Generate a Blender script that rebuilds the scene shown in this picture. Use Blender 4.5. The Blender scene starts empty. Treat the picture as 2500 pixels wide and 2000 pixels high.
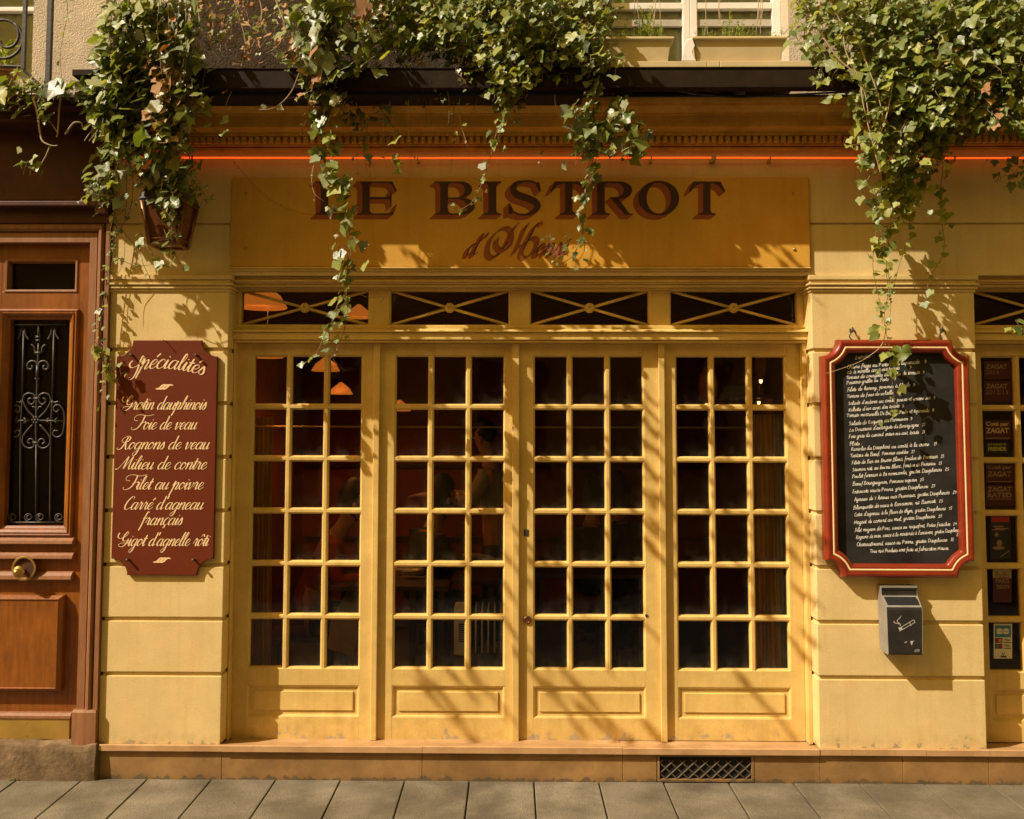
import bpy, bmesh, math, random
import numpy as np
from mathutils import Vector, Matrix
S = bpy.context.scene
COL = S.collection
rnd = random.Random(7)
# ------------------------------------------------------------------ camera, world, sun, exposure
W_, H_, F_ = 2500.0, 2000.0, 2250.0
YAW, PITCH, ROLL, PCX, PCY = .012, .060, .0022, 1223.0, 910.0
CAM = Vector((0, -5, 1.91))
fw = Vector((-math.sin(YAW)*math.cos(PITCH), math.cos(YAW)*math.cos(PITCH), math.sin(PITCH)))
r0 = fw.cross(Vector((0, 0, 1))).normalized(); u0 = r0.cross(fw)
RT = r0*math.cos(ROLL)+u0*math.sin(ROLL); UP = u0*math.cos(ROLL)-r0*math.sin(ROLL)
cam = bpy.data.objects.new('camera', bpy.data.cameras.new('camera')); COL.objects.link(cam)
cam.matrix_world = Matrix(((RT.x, UP.x, -fw.x, CAM.x), (RT.y, UP.y, -fw.y, CAM.y), (RT.z, UP.z, -fw.z, CAM.z), (0, 0, 0, 1)))
cam.data.sensor_width = 36; cam.data.lens = 36*F_/W_
cam.data.shift_x = (W_/2-PCX)/W_; cam.data.shift_y = (PCY-H_/2)/W_
cam.data.clip_start = .05; cam.data.clip_end = 500
S.camera = cam

def at(px, py, Y=0.0):
    """photo pixel (2500x2000) -> world point on the plane Y"""
    d = fw*F_+RT*(px-PCX)+UP*(PCY-py)
    return CAM+d*((Y-CAM.y)/d.y)
def X(px, py, Y=0.0): return at(px, py, Y).x
def Z(px, py, Y=0.0): return at(px, py, Y).z

SUN = Vector((1.75, 1.0, -1.9)).normalized()
sl = bpy.data.lights.new('sun', 'SUN'); sl.energy = 3.55; sl.angle = math.radians(.45); sl.color = (1.0, .88, .74)
so = bpy.data.objects.new('sun', sl); COL.objects.link(so); so.location = (-8, -6, 9)
so.rotation_euler = SUN.to_track_quat('-Z', 'Y').to_euler()
wd = bpy.data.worlds.new('World'); S.world = wd; wd.use_nodes = True
nt = wd.node_tree; bg = nt.nodes['Background']
sky = nt.nodes.new('ShaderNodeTexSky'); sky.sky_type = 'NISHITA'; sky.sun_disc = False
sky.sun_elevation = math.asin(-SUN.z); sky.sun_rotation = math.atan2(-SUN.x, -SUN.y)
tint = nt.nodes.new('ShaderNodeMix'); tint.data_type = 'RGBA'; tint.blend_type = 'MULTIPLY'; tint.inputs[0].default_value = 1
nt.links.new(sky.outputs[0], tint.inputs[6]); tint.inputs[7].default_value = (1.2, .62, .11, 1)
nt.links.new(tint.outputs[2], bg.inputs[0]); bg.inputs[1].default_value = .15
S.view_settings.view_transform = 'Standard'; S.view_settings.look = 'None'
S.view_settings.exposure = .90; S.view_settings.gamma = 1
S.cycles.max_bounces = 8; S.cycles.transparent_max_bounces = 16
S.cycles.sample_clamp_indirect = 4

# ------------------------------------------------------------------ materials
MATS = {}
def mat(name, col, rough=.6, var=.12, scale=14, bump=.0, bscale=60, spec=.4, metal=0, col2=None, wear=None, wearcol=None,
        stretch=None, emit=None, coat=0, speck=0, trans=0, island=0, alt=None, patch=None, drip=0):
    if name in MATS: return MATS[name]
    m = bpy.data.materials.new(name); m.use_nodes = True; MATS[name] = m
    n = m.node_tree.nodes; L = m.node_tree.links; b = n['Principled BSDF']
    b.inputs['Roughness'].default_value = rough; b.inputs['Metallic'].default_value = metal
    b.inputs['Specular IOR Level'].default_value = spec; b.inputs['Coat Weight'].default_value = coat
    tc = n.new('ShaderNodeNewGeometry'); mp = n.new('ShaderNodeMapping')
    L.new(tc.outputs['Position'], mp.inputs[0])
    if stretch: mp.inputs['Scale'].default_value = stretch
    def noise(sc, det=6, vec=mp.outputs[0], r=.6):
        t = n.new('ShaderNodeTexNoise'); t.inputs['Scale'].default_value = sc; t.inputs['Detail'].default_value = det
        t.inputs['Roughness'].default_value = r; L.new(vec, t.inputs['Vector']); return t.outputs['Fac']
    def ramp(f, a, bb):
        r = n.new('ShaderNodeMapRange'); r.inputs[1].default_value = a; r.inputs[2].default_value = bb
        L.new(f, r.inputs[0]); return r.outputs[0]
    def mix(f, a, bcol, mode='MIX'):
        x = n.new('ShaderNodeMix'); x.data_type = 'RGBA'; x.blend_type = mode
        if isinstance(f, (int, float)): x.inputs[0].default_value = f
        else: L.new(f, x.inputs[0])
        for i, c in ((6, a), (7, bcol)):
            if isinstance(c, tuple): x.inputs[i].default_value = (*c[:3], 1)
            else: L.new(c, x.inputs[i])
        return x.outputs[2]
    lo = tuple(c*(1-var) for c in col); hi = tuple(min(1, c*(1+var)) for c in col)
    if col2: lo = col2; hi = col
    c = mix(ramp(noise(scale), .3, .7), lo, hi)
    if speck:
        c = mix(ramp(noise(150, 2), .54, .66), c, tuple(v*(1-speck) for v in col))
    if island:
        ri = tc.outputs['Random Per Island']
        c = mix(ramp(ri, 0, 1 if name != 'granite_paving' else 2.2), c, alt if alt else hi)
    if wear is not None:      # wear = (z where it starts to fade, z where it is full, threshold): flaking near the bottom
        sep = n.new('ShaderNodeSeparateXYZ'); L.new(tc.outputs['Position'], sep.inputs[0])
        zz = ramp(sep.outputs[2], wear[0], wear[1])
        ad = n.new('ShaderNodeMath'); ad.operation = 'MULTIPLY_ADD'; L.new(zz, ad.inputs[0]); ad.inputs[1].default_value = wear[3] if len(wear) > 3 else .5
        L.new(noise(16, 8, tc.outputs['Position'], .62), ad.inputs[2])
        k = ramp(ad.outputs[0], wear[2], wear[2]+.025)
        c = mix(k, c, wearcol)
        soft = ramp(ad.outputs[0], wear[2]-.22, wear[2]+.1)
        sm = n.new('ShaderNodeMath'); sm.operation = 'MULTIPLY'; L.new(soft, sm.inputs[0]); sm.inputs[1].default_value = .35
        c = mix(sm.outputs[0], c, tuple(v*.45 for v in col))
    if patch:
        q = 1-patch[1]; c = mix(ramp(noise(patch[0], 8, tc.outputs['Position'], .65), .42, .62), mix(1.0, c, (q, q*.98, q*.94), 'MULTIPLY'), c)
    if drip:
        m2 = n.new('ShaderNodeMapping'); L.new(tc.outputs['Position'], m2.inputs[0]); m2.inputs['Scale'].default_value = (22, 22, 1.1)
        q = 1-drip; c = mix(ramp(noise(1.0, 5, m2.outputs[0], .6), .5, .68), c, mix(1.0, c, (q, q*.97, q*.9), 'MULTIPLY'))
    L.new(c, b.inputs['Base Color'])
    if bump:
        bp = n.new('ShaderNodeBump'); bp.inputs['Strength'].default_value = bump; bp.inputs['Distance'].default_value = .01
        L.new(noise(bscale, 4), bp.inputs['Height']); L.new(bp.outputs[0], b.inputs['Normal'])
    if emit:
        b.inputs['Emission Color'].default_value = (*emit[:3], 1); b.inputs['Emission Strength'].default_value = emit[3]
    if trans:
        tr = n.new('ShaderNodeBsdfTranslucent'); L.new(mix(1.0, c, (1.3, 1.25, .35), 'MULTIPLY'), tr.inputs[0])
        ms = n.new('ShaderNodeMixShader'); ms.inputs[0].default_value = trans
        L.new(b.outputs[0], ms.inputs[1]); L.new(tr.outputs[0], ms.inputs[2]); L.new(ms.outputs[0], n['Material Output'].inputs[0])
    return m

def glass_mat(name, tintc=(.9, .88, .82), dust=.05):
    m = bpy.data.materials.new(name); m.use_nodes = True; n = m.node_tree.nodes; L = m.node_tree.links
    n.remove(n['Principled BSDF'])
    tr = n.new('ShaderNodeBsdfTransparent'); tr.inputs[0].default_value = (*tintc, 1)
    gl = n.new('ShaderNodeBsdfGlossy'); gl.inputs['Roughness'].default_value = .03
    fr = n.new('ShaderNodeFresnel'); fr.inputs[0].default_value = 1.45
    a = n.new('ShaderNodeMixShader'); L.new(fr.outputs[0], a.inputs[0]); L.new(tr.outputs[0], a.inputs[1]); L.new(gl.outputs[0], a.inputs[2])
    df = n.new('ShaderNodeBsdfDiffuse'); df.inputs[0].default_value = (.5, .44, .3, 1)
    g = n.new('ShaderNodeNewGeometry'); t = n.new('ShaderNodeTexNoise'); t.inputs['Scale'].default_value = 26; t.inputs['Detail'].default_value = 9
    L.new(g.outputs['Position'], t.inputs['Vector'])
    mr = n.new('ShaderNodeMapRange'); mr.inputs[1].default_value = .3; mr.inputs[2].default_value = .75; mr.inputs[4].default_value = 1
    L.new(t.outputs[0], mr.inputs[0])
    uv = n.new('ShaderNodeAttribute'); uv.attribute_name = 'pane'; sx = n.new('ShaderNodeSeparateXYZ'); L.new(uv.outputs['Vector'], sx.inputs[0])
    def mth(op, a, b):
        q = n.new('ShaderNodeMath'); q.operation = op
        for i, v in enumerate((a, b)):
            if isinstance(v, (int, float)): q.inputs[i].default_value = v
            else: L.new(v, q.inputs[i])
        return q.outputs[0]
    e = mth('ADD', mth('POWER', sx.outputs[1], 9), mth('POWER', sx.outputs[0], 14))
    fac = mth('MULTIPLY', mr.outputs[0], mth('ADD', mth('MULTIPLY', e, dust*5), dust*.12))
    bp = n.new('ShaderNodeBump'); bp.inputs['Strength'].default_value = .08; bp.inputs['Distance'].default_value = .02
    t2 = n.new('ShaderNodeTexNoise'); t2.inputs['Scale'].default_value = 5; L.new(g.outputs['Position'], t2.inputs['Vector'])
    L.new(t2.outputs[0], bp.inputs['Height']); L.new(bp.outputs[0], gl.inputs['Normal'])
    s = n.new('ShaderNodeMixShader'); L.new(fac, s.inputs[0]); L.new(a.outputs[0], s.inputs[1]); L.new(df.outputs[0], s.inputs[2])
    L.new(s.outputs[0], n['Material Output'].inputs[0]); return m

YEL = (.68, .525, .235)
M_plaster = mat('yellow_plaster', YEL, .85, .07, 5, .12, 90, .2, wear=(.36, .2, .93, .5), wearcol=(.36, .31, .22), speck=.13, patch=(2.2, .07), drip=.05)
M_wood = mat('yellow_painted_wood', (.68, .485, .16), .42, .08, 6, .06, 70, .45, wear=(.42, .18, .98, .5), wearcol=(.46, .38, .27), speck=.11, patch=(3, .10), drip=.07)
M_woodup = mat('yellow_gloss_paint', (.68, .485, .155), .45, .09, 5, .05, 60, .4, speck=.11, patch=(3, .1), drip=.05)
M_corn = mat('ochre_cornice_paint', (.60, .33, .05), .55, .16, 8, .12, 50, .35, speck=.1, patch=(6, .18), drip=.1)
M_stone = mat('marble_sill', (.58, .36, .17), .45, .2, 6, .05, 60, .4, col2=(.42, .25, .11), speck=.1, patch=(4, .2))
M_plinth = mat('plinth_stone', (.36, .21, .075), .5, .25, 4, .08, 40, .4, col2=(.22, .125, .045), speck=.2, wear=(.11, .05, .93, .5), wearcol=(.13, .1, .06), patch=(5, .22))
M_rough = mat('rough_step_stone', (.26, .18, .10), .9, .3, 10, .5, 45, .2, col2=(.15, .10, .052), speck=.4, patch=(7, .35))
M_pave = mat('granite_paving', (.195, .170, .118), .85, .3, 5, .5, 160, .25, speck=.42, island=1, alt=(.155, .132, .09), patch=(2.6, .3))
M_joint = mat('dark_joint', (.05, .043, .03), .95, .3, 20, .3, 60)
M_asph = mat('asphalt', (.05, .05, .05), .9, .2, 30, .4, 150)
M_brown = mat('brown_varnished_wood', (.31, .10, .007), .4, .3, 7, .1, 40, .5, patch=(4, .25), col2=(.20, .06, .005), stretch=(6, 6, .8), coat=.08)
M_brownf = mat('brown_frame_wood', (.30, .135, .055), .5, .3, 7, .12, 40, .45, col2=(.20, .088, .035), stretch=(6, 6, .8))
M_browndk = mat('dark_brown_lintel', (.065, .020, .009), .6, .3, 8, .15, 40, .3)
M_brass = mat('brass', (.50, .34, .11), .42, .12, 8, .03, 40, .5, metal=.9)
M_brasssheet = mat('brass_kick_plate', (.55, .36, .08), .42, .15, 5, .03, 60, .5, metal=.7)
M_iron = mat('grey_wrought_iron', (.07, .064, .054), .45, .2, 30, .1, 80, .5, metal=.5)
M_irondk = mat('black_iron', (.035, .032, .028), .5, .3, 20, .15, 60, .4)
M_beam = mat('brown_painted_steel', (.020, .012, .006), .7, .3, 10, .15, 40, .12)
M_red = mat('oxblood_board', (.125, .022, .004), .5, .1, 4, .04, 60, .25, speck=.12)
M_redframe = mat('red_lacquered_frame', (.20, .024, .007), .35, .2, 9, .03, 50, .4, coat=.2)
M_cream = mat('cream_paint', (.80, .57, .30), .6, .06, 10)
M_gold = mat('cream_line', (.82, .62, .33), .5, .06, 10)
M_slate = mat('chalkboard', (.012, .012, .011), .65, .5, 7, .06, 90, .2, col2=(.032, .031, .027))
M_chalk = mat('white_chalk', (.78, .76, .68), .9, .06, 40)
M_let = mat('dark_brown_letter', (.055, .018, .012), .6, .1, 20)
M_shade = mat('rust_letter_shade', (.30, .075, .022), .6, .1, 20)
M_ash = mat('grey_steel_box', (.034, .030, .024), .55, .3, 12, .08, 60, .2, col2=(.02, .018, .015))
M_ashside = mat('grey_steel_side', (.22, .205, .17), .5, .15, 12, .05, 60, .4)
M_hole = mat('black_slot', (.008, .008, .008), .8, .1, 10)
M_white = mat('white_paint', (.78, .75, .68), .5, .06, 10)
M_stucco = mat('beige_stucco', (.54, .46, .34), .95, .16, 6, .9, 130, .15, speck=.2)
M_stuccodk = mat('rough_shaded_brown_stucco', (.06, .042, .024), .95, .3, 9, 1.0, 70, .15, speck=.3)  # brown stucco, darkened so the ivy's shade on the rough wall is in the colour
M_ochre = mat('ochre_planter', (.52, .42, .22), .6, .1, 6, .05, 60, .35)
M_soil = mat('soil', (.04, .028, .018), .95, .3, 30, .5, 80)
M_winframe = mat('white_window_frame', (.74, .72, .66), .5, .06, 10)
M_curt = mat('net_curtain', (.72, .70, .56), .9, .1, 20, .1, 90)
M_copper = mat('copper', (.78, .34, .12), .3, .15, 12, .05, 40, .6, metal=.3)
M_coppers = mat('aged_copper_lantern', (.22, .10, .04), .38, .3, 14, .1, 50, .5, metal=.7)
M_amber = mat('amber_glass_panel', (.10, .03, .012), .2, .5, 12, .05, 30, .6)
M_rim = mat('tan_enamel', (.30, .22, .11), .5, .1, 12)
M_neon = mat('neon_tube', (.9, .15, .03), .4, .02, 5, emit=(1.0, .075, .008, .9))
M_intwall = mat('dark_red_wall', (.20, .032, .016), .8, .25, 3, .05, 30, .2)
M_intfloor = mat('dark_floor', (.05, .03, .018), .6, .3, 6, .05, 30)
M_intceil = mat('smoky_ceiling', (.16, .07, .03), .8, .2, 4)
M_curtain = mat('ochre_curtain', (.60, .36, .13), .9, .12, 14, .1, 120)
M_curtain2 = mat('sheer_white', (.6, .55, .46), .9, .1, 14)
M_cloth = mat('linen', (.45, .36, .24), .9, .12, 12, .1, 90)
M_darkwood = mat('dark_table_wood', (.06, .026, .014), .4, .3, 10, stretch=(1, 6, 6))
M_skin = mat('skin', (.45, .22, .13), .55, .06, 20)
M_hair = mat('black_hair', (.012, .01, .008), .5, .3, 60, .3, 160)
M_sweater = mat('red_sweater', (.38, .055, .015), .9, .12, 30, .3, 200)
M_green = mat('dark_green_jacket', (.03, .04, .028), .9, .15, 30)
M_shirt = mat('grey_shirt', (.30, .27, .21), .85, .1, 20)
M_navy = mat('dark_top', (.03, .024, .022), .9, .15, 30)
M_leaf = mat('ivy_leaf', (.13, .19, .032), .42, .25, 9, .15, 120, .9, col2=(.05, .09, .03), island=1, alt=(.22, .27, .06), trans=.34)
M_leafy = mat('ivy_leaf_yellowish', (.19, .24, .035), .45, .25, 9, .15, 120, .55, col2=(.06, .10, .025), island=1, alt=(.36, .38, .08), trans=.38)
M_leafd = mat('ivy_leaf_grey', (.16, .20, .10), .44, .25, 9, .15, 120, 1.0, col2=(.055, .09, .04), island=1, alt=(.30, .33, .15), trans=.24)
M_dead = mat('dead_leaf', (.34, .16, .06), .7, .3, 12, .1, 90, .3, col2=(.22, .09, .03), island=1, alt=(.42, .27, .14), trans=.2)
M_stem = mat('ivy_stem', (.20, .135, .07), .8, .25, 20, .2, 90)
M_twig = mat('pale_twig', (.40, .30, .18), .8, .2, 20, .2, 90)
M_weed = mat('weed_green', (.28, .36, .08), .6, .2, 20, 0, 60, .3, island=1, alt=(.36, .40, .12), trans=.3)
M_stick = mat('maroon_sticker', (.055, .010, .010), .4, .1, 20)
M_stickt = mat('sticker_cream_text', (.42, .30, .15), .6, .05, 20)
M_stickd = mat('sticker_dim_text', (.22, .14, .075), .6, .05, 20)
M_stickk = mat('black_sticker', (.012, .014, .012), .5, .1, 20)
M_sticky = mat('yellow_text', (.42, .36, .03), .6, .05, 20)
M_stickr = mat('red_sticker', (.30, .02, .015), .5, .1, 20)
M_card = mat('white_card', (.62, .56, .42), .6, .04, 20)
M_blue = mat('blue_print', (.04, .18, .30), .6, .05, 20)
M_navyp = mat('navy_print', (.02, .03, .07), .6, .05, 20)
M_orange = mat('orange_print', (.5, .16, .05), .6, .05, 20)
M_opp = mat('opposite_limewash', (.52, .33, .12), .9, .12, 2, .2, 40)
M_bottle = mat('green_box_print', (.14, .16, .03), .6, .1, 10)
G_door = glass_mat('old_window_glass', (.9, .88, .82), .02)
G_clear = glass_mat('upper_window_glass', (.85, .88, .84), .02)
M_bulb = mat('lit_bulb', (1, .8, .5), .4, .02, 5, emit=(1.0, .46, .13, 60))
M_bulb2 = mat('small_lit_bulb', (1, .8, .5), .4, .02, 5, emit=(1.0, .55, .2, 3))
M_glowshade = mat('lit_copper_shade', (.72, .30, .11), .4, .1, 12, emit=(1.0, .26, .03, .2))

# ------------------------------------------------------------------ mesh builder
class MB:
    def __init__(s): s.v = []; s.f = []
    def pts(s, P):
        i = len(s.v); s.v += [tuple(p) for p in P]; return list(range(i, i+len(P)))
    def face(s, P): s.f.append(s.pts(P))
    def box(s, x0, x1, y0, y1, z0, z1):
        a = s.pts([(x0, y0, z0), (x1, y0, z0), (x1, y1, z0), (x0, y1, z0), (x0, y0, z1), (x1, y0, z1), (x1, y1, z1), (x0, y1, z1)])
        for q in ((0, 3, 2, 1), (4, 5, 6, 7), (0, 1, 5, 4), (1, 2, 6, 5), (2, 3, 7, 6), (3, 0, 4, 7)): s.f.append([a[i] for i in q])
        return s
    def loft(s, loops, end=True, start=False, closed=True):
        I = [s.pts(l) for l in loops]; n = len(loops[0])
        for a, b in zip(I, I[1:]):
            for k in range(n if closed else n-1):
                j = (k+1) % n; s.f.append([a[k], a[j], b[j], b[k]])
        if end: s.f.append(I[-1])
        if start: s.f.append(I[0][::-1])
        return s
    def tube(s, P, r, n=6, taper=None, cap=True):
        P = [Vector(p) for p in P]; loops = []; ref = None
        for i, p in enumerate(P):
            t = (P[min(i+1, len(P)-1)]-P[max(i-1, 0)]).normalized()
            if ref is None: ref = Vector((0, 0, 1)) if abs(t.z) < .9 else Vector((1, 0, 0))
            a = t.cross(ref).normalized(); ref = a.cross(t).normalized()
            rr = r if taper is None else r+(taper-r)*i/(len(P)-1)
            loops.append([p+(a*math.cos(2*math.pi*k/n)+ref*math.sin(2*math.pi*k/n))*rr for k in range(n)])
        return s.loft(loops, cap, cap)
    def lathe(s, prof, c, axis=(0, 0, 1), n=24, cap=True):
        ax = Vector(axis).normalized(); a = ax.orthogonal().normalized(); b = ax.cross(a); c = Vector(c)
        return s.loft([[c+ax*h+(a*math.cos(2*math.pi*k/n)+b*math.sin(2*math.pi*k/n))*r for k in range(n)] for r, h in prof], cap, cap)
    def rect(s, x0, x1, z0, z1, prof, fill=True):
        """nested rectangles facing -Y; prof = [(inset, y)...]"""
        return s.loft([[(x0+i, y, z0+i), (x1-i, y, z0+i), (x1-i, y, z1-i), (x0+i, y, z1-i)] for i, y in prof], fill)
    def each(s, name, m, parent=None, **k):
        """one object per separate piece"""
        root = list(range(len(s.v)))
        def find(i):
            while root[i] != i: root[i] = root[root[i]]; i = root[i]
            return i
        for f in s.f:
            for j in f[1:]: root[find(j)] = find(f[0])
        grp = {}
        for f in s.f: grp.setdefault(find(f[0]), []).append(f)
        for fs in grp.values():
            ids = sorted({i for f in fs for i in f}); mp = {i: k_ for k_, i in enumerate(ids)}; q = MB()
            q.v = [s.v[i] for i in ids]; q.f = [[mp[i] for i in f] for f in fs]; q.build(name, m, parent, **k)
    def build(s, name, m, parent=None, bevel=0, smooth=False, seg=2):
        o0 = parent_loc(parent)
        me = bpy.data.meshes.new(name)
        me.from_pydata([(x-o0[0], y-o0[1], z-o0[2]) for x, y, z in s.v], [], s.f)
        me.validate(); me.materials.append(m)
        if smooth: me.shade_smooth()
        o = bpy.data.objects.new(name, me); COL.objects.link(o)
        if parent is not None: o.parent = parent
        if bevel:
            b = o.modifiers.new('bevel', 'BEVEL'); b.width = bevel; b.segments = seg; b.limit_method = 'ANGLE'; b.angle_limit = math.radians(40)
        return o
def parent_loc(p):
    v = Vector((0, 0, 0))
    while p is not None: v = v+p.location; p = p.parent
    return v
def tag(o, label=None, cat=None, group=None, kind=None):
    for k, v in (('label', label), ('category', cat), ('group', group), ('kind', kind)):
        if v: o[k] = v
    return o
def thing(name, label, cat, loc=(0, 0, 0), group=None, kind=None):
    o = bpy.data.objects.new(name, None); COL.objects.link(o); o.location = loc; o.empty_display_size = .1
    return tag(o, label, cat, group, kind)
def copy_tree(o, parent=None):
    c = o.copy(); COL.objects.link(c)
    if parent: c.parent = parent
    for ch in list(o.children): copy_tree(ch, c)
    return c
def crom(P, n=8, closed=False):
    P = [Vector(p) for p in P]; out = []; N = len(P)
    if N < 3: return [P[0].lerp(P[-1], i/n) for i in range(n+1)]
    for i in range(N if closed else N-1):
        if closed: a, b, c, d = P[(i-1) % N], P[i], P[(i+1) % N], P[(i+2) % N]
        else: a, b, c, d = P[max(i-1, 0)], P[i], P[i+1], P[min(i+2, N-1)]
        for k in range(n):
            t = k/n; out.append(.5*((2*b)+(c-a)*t+(2*a-5*b+4*c-d)*t*t+(3*b-a-3*c+d)*t**3))
    if not closed: out.append(P[-1])
    return out

# ------------------------------------------------------------------ ground
GZ = .048
g = MB(); g.face([(-60, -60, -.09), (60, -60, -.09), (60, 60, -.09), (-60, 60, -.09)]); tag(g.build('road', M_asph), kind='structure')
g = MB()
pitch = .3415; xs = [X(675, 1912)+k*pitch for k in range(-16, 17)]
for row in range(4):
    y1 = -.012-row*.62; off = 0 if row % 2 == 0 else pitch*.5
    for k in xs:
        dz = rnd.uniform(-.0015, .0015); w0 = rnd.uniform(.003, .005)
        g.box(k+off+w0, k+off+pitch-w0, y1-.612, y1, -.05, GZ+dz)
tag(g.build('pavement', M_pave, bevel=.004), kind='structure')
g = MB(); g.box(-6, 6, -2.49, .3, -.08, GZ-.012); tag(g.build('pavement_bed', M_joint), kind='structure')
g = MB()
for k in range(-6, 7): g.box(k*1.0+.004, k*1.0+.996, -2.68, -2.495, -.085, GZ)
tag(g.build('kerb', M_pave, bevel=.01), kind='structure')

# ------------------------------------------------------------------ the bistro building
B = thing('bistro_building', 'yellow bistro shopfront of glazed doors between two grooved plaster piers', 'building', (0, 0, GZ))
JT = [.222, .591, .881, 1.17, 1.46, 1.749, 2.04, 2.334, 2.652]
def pier(x0, x1):
    m = MB()
    for a, b in zip(JT, JT[1:]):
        g0 = .010 if a > .3 else 0; g1 = .010 if b < 2.6 else 0
        m.box(x0, x1, 0, .24, a+g0, b-g1)
    m.build('pier', M_plaster, B, bevel=.004)
    m = MB(); m.box(x0+.012, x1-.012, .014, .23, .225, 2.65); m.build('pier_joint', M_plaster, B)
    m = MB()
    for a, b, y in ((2.652, 2.668, -.006), (2.668, 2.678, -.016), (2.678, 2.688, -.010), (2.688, 2.700, -.022), (2.700, 2.718, -.008), (2.718, 2.744, -.018)):
        m.box(x0-max(0, -y), x1+max(0, -y), y, .22, a, b-.0006)
    m.build('pier_capital', M_plaster, B, bevel=.003)
pier(-2.205, -1.551); pier(1.628, 2.508)
m = MB()   # fascia wall above
m.box(-2.205, 3.6, .0, .25, 2.745, 3.022); m.box(-2.205, 3.6, .0, .25, 3.034, 3.455); m.box(-2.2, 3.6, .012, .2, 3.02, 3.04)
m.build('fascia_wall', M_plaster, B, bevel=.003)
# lintel mouldings over the doors
def lintel(x0, x1):
    m = MB()
    for a, b, y in ((2.706, 2.7445, .045), (2.69, 2.7055, .062), (2.715, 2.725, .03)):
        m.box(x0, x1, y, .24, a, b)
    m.box(x0, x1, .10, .24, 2.683, 2.6895)
    m.build('lintel_moulding', M_woodup, B, bevel=.004)
    m = MB()   # transom bar
    m.box(x0, x1, .075, .24, 2.397, 2.438); m.box(x0, x1, .088, .24, 2.384, 2.3965); m.box(x0, x1, .115, .24, 2.4645, 2.482)
    m.loft([[(x0, .24, 2.4385), (x0, .06, 2.4385), (x0, .06, 2.447), (x0, .113, 2.464), (x0, .24, 2.464)],
            [(x1, .24, 2.4385), (x1, .06, 2.4385), (x1, .06, 2.447), (x1, .113, 2.464), (x1, .24, 2.464)]], True, True)
    m.build('transom_bar', M_woodup, B, bevel=.003)
lintel(-1.551, 1.628); lintel(2.508, 3.6)
TR = [(-1.531, -.802), (-.687, -.014), (.10, .769), (.883, 1.599), (2.56, 3.25)]
m = MB()
for a, b in ((-1.551, TR[0][0]), (TR[0][1], TR[1][0]), (TR[1][1], TR[2][0]), (TR[2][1], TR[3][0]), (TR[3][1], 1.628), (2.508, TR[4][0]), (TR[4][1], 3.6)):
    m.box(a, b, .13, .22, 2.4825, 2.6825)
m.each('transom_mullion', M_woodup, B, bevel=.003)
for x0, x1 in TR:
    m = MB(); m.rect(x0, x1, 2.4825, 2.6825, [(0, .135), (.006, .143), (.006, .19)], False)
    w = m.build('transom_window', M_woodup, B)
    m = MB(); m.face([(x0, .178, 2.48), (x1, .178, 2.48), (x1, .178, 2.684), (x0, .178, 2.684)]); m.build('glass', G_door, w)
    xc, zc = (x0+x1)/2, 2.583; m = MB()
    for sx in (-1, 1):
        for sz in (-1, 1):
            hw, hh = (x1-x0)/2-.004, .097
            P = [(xc+sx*.02, .150, zc+sz*.02*hh/hw), (xc+sx*hw, .150, zc+sz*hh)]
            m.tube(P, .0085, 8)
    m.build('lattice', M_woodup, w, smooth=True)
    m = MB(); m.lathe([(.010, -.006), (.012, -.014), (.019, -.012), (.021, -.006), (.028, -.006), (.0285, .006), (.026, .02)], (xc, .146, zc), (0, 1, 0), 20)
    for k in range(10):
        a = k*math.pi/5; m.lathe([(.0045, 0), (.003, -.004)], (xc+.0235*math.cos(a), .14, zc+.0235*math.sin(a)), (0, 1, 0), 6)
    m.build('rosette', M_woodup, w)
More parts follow.
